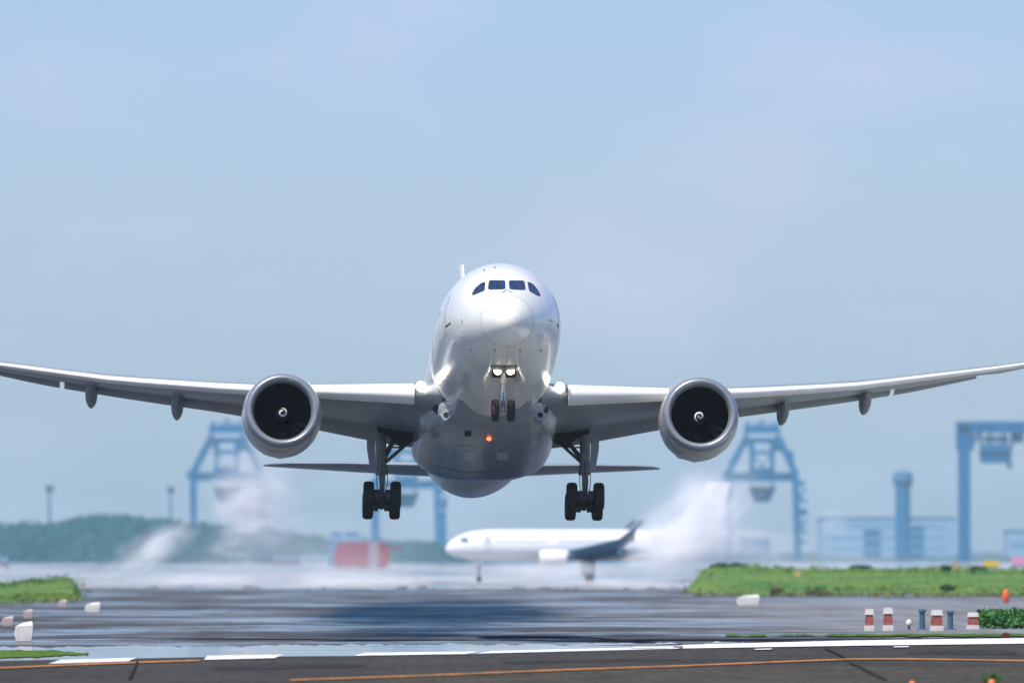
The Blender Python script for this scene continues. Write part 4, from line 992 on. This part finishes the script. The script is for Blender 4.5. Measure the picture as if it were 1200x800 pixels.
# ------------------------------------------------------------------ air: haze and jet blast vapour
def vol_box(name, lo_, hi_, m):
    return tag(MB().box([(a + b)/2 for a, b in zip(lo_, hi_)], [b - a for a, b in zip(lo_, hi_)]).build(name, m, smooth=0), kind='stuff')
def vol_mat(name, dens, col, aniso=0.0):
    m = bpy.data.materials.new(name); m.use_nodes = True; t = m.node_tree; t.nodes.remove(t.nodes['Principled BSDF'])
    v = t.nodes.new('ShaderNodeVolumePrincipled'); v.inputs['Color'].default_value = (*col, 1); v.inputs['Density'].default_value = dens; v.inputs['Anisotropy'].default_value = aniso
    t.links.new(v.outputs[0], t.nodes['Material Output'].inputs['Volume']); return m, v
hm, hv = vol_mat('haze_air', 0.40e-4, (.72, .94, 1.0))
vol_box('haze', (-1550, -30, -1), (1550, 9100, 75), hm)
def plume(name, c, r, dens, seed, lab, col=(.985, .988, .99), nsc=.35, lo_=.42, hi_=.62, tilt=0.0, wobble=.9):
    """a soft rounded body of vapour: noise density that fades to nothing at its own edge"""
    m, v = vol_mat(name + '_vapour', 0.0, col); t = m.node_tree
    tc = t.nodes.new('ShaderNodeTexCoord'); L = t.links.new
    ln = t.nodes.new('ShaderNodeVectorMath'); ln.operation = 'LENGTH'
    mpx = t.nodes.new('ShaderNodeMapping'); mpx.inputs['Scale'].default_value = tuple(1/a for a in r)
    L(tc.outputs['Object'], mpx.inputs[0]); L(mpx.outputs[0], ln.inputs[0])
    n = t.nodes.new('ShaderNodeTexNoise'); n.inputs['Scale'].default_value = nsc; n.inputs['Detail'].default_value = 5
    mpn = t.nodes.new('ShaderNodeMapping'); mpn.inputs['Location'].default_value = (seed*7.3, seed*3.1, seed); mpn.inputs['Scale'].default_value = (.55, 1, 1.5); n.inputs['Roughness'].default_value = .6
    L(tc.outputs['Object'], mpn.inputs[0]); L(mpn.outputs[0], n.inputs['Vector'])
    fo = t.nodes.new('ShaderNodeMapRange'); fo.inputs['From Min'].default_value = 1.0 + wobble*.2; fo.inputs['From Max'].default_value = .1 + wobble*.4; fo.inputs['To Min'].default_value = 0; fo.inputs['To Max'].default_value = 1; fo.interpolation_type = 'SMOOTHSTEP'
    n2 = t.nodes.new('ShaderNodeTexNoise'); n2.inputs['Scale'].default_value = nsc*.8; n2.inputs['Detail'].default_value = 4; L(mpn.outputs[0], n2.inputs['Vector'])
    wob = t.nodes.new('ShaderNodeMath'); wob.operation = 'MULTIPLY_ADD'; wob.inputs[1].default_value = wobble; L(n2.outputs[0], wob.inputs[0]); L(ln.outputs['Value'], wob.inputs[2])
    L(wob.outputs[0], fo.inputs['Value'])
    nr = t.nodes.new('ShaderNodeMapRange'); nr.inputs['From Min'].default_value = lo_; nr.inputs['From Max'].default_value = hi_; nr.inputs['To Min'].default_value = .12; nr.inputs['To Max'].default_value = 1
    L(n.outputs[0], nr.inputs['Value'])
    m1 = t.nodes.new('ShaderNodeMath'); m1.operation = 'MULTIPLY'; L(fo.outputs[0], m1.inputs[0]); L(nr.outputs[0], m1.inputs[1])
    m2 = t.nodes.new('ShaderNodeMath'); m2.operation = 'MULTIPLY'; m2.inputs[1].default_value = dens; L(m1.outputs[0], m2.inputs[0]); L(m2.outputs[0], v.inputs['Density'])
    o = MB().ball((0, 0, 0), 1.0, r, 24, 14).build(name, m, smooth=60); o.location = c; o.rotation_euler = (0, tilt, 0)
    return tag(o, lab, 'vapour', kind='stuff')
def pp(px, py, d=1280): return at(px, py, d)
plume('jet_vapour', pp(818, 606), (13, 11, 8.0), .60, 1, 'bright white vapour blown up behind the right engine', nsc=.42, lo_=.40, hi_=.70, tilt=R(-35))
plume('jet_vapour', pp(795, 641), (12, 10, 5.0), .75, 2, 'low white vapour in front of the taxiing airliner tail', nsc=.42, lo_=.40, hi_=.68, tilt=R(-8))
plume('jet_vapour', pp(868, 640), (10, 9, 5.0), .22, 3, 'thin vapour veil under the lattice crane', nsc=.35)
plume('jet_vapour', pp(297, 590), (8.5, 8, 11.5), .75, 4, 'grey exhaust veil hanging under the left engine', col=(.86, .87, .88), nsc=.4)
plume('jet_vapour', pp(180, 642), (10.0, 7, 3.6), .42, 5, 'slanting pale vapour streak in front of the trees', nsc=.4, tilt=R(-30))
plume('jet_vapour', pp(330, 684), (28, 10, 2.5), .65, 6, 'low pale veil imitating mirage over the far side of the runway', nsc=.2)  # low veils added in place of the mirage brightness
plume('jet_vapour', pp(700, 690), (26, 10, 2.5), .65, 7, 'low pale veil imitating mirage beneath the taxiing airliner', nsc=.2)
plume('jet_vapour', pp(975, 612, 1300), (4, 6, 3.2), .12, 8, 'small puff of pale vapour left of the control tower', nsc=.5)
plume('jet_vapour', pp(425, 662), (13, 9, 3.4), .05, 9, 'thin pale veil in front of the red bulging block', nsc=.3)
plume('jet_vapour', pp(640, 668), (17, 9, 2.2), .3, 10, 'low pale veil imitating mirage under the engine of the taxiing airliner', nsc=.3)
plume('harbour_haze', (0, 2450, 0), (900, 430, 95), 4.2e-4, 12, 'faint blue sea haze lying between the airfield and the harbour', col=(.38, .82, 1.0), nsc=.01, lo_=-.6, hi_=.3, wobble=0.0)
plume('jet_vapour', pp(330, 650), (34, 11, 7.5), .05, 13, 'wide thin pale veil imitating heat shimmer in front of the trees and cranes', nsc=.12, wobble=.5)  # broad veils added for the pale heat shimmer near the horizon
plume('jet_vapour', pp(930, 655), (24, 11, 6.0), .035, 14, 'wide thin pale veil imitating heat shimmer over the far buildings behind the green bank', nsc=.12, wobble=.5)
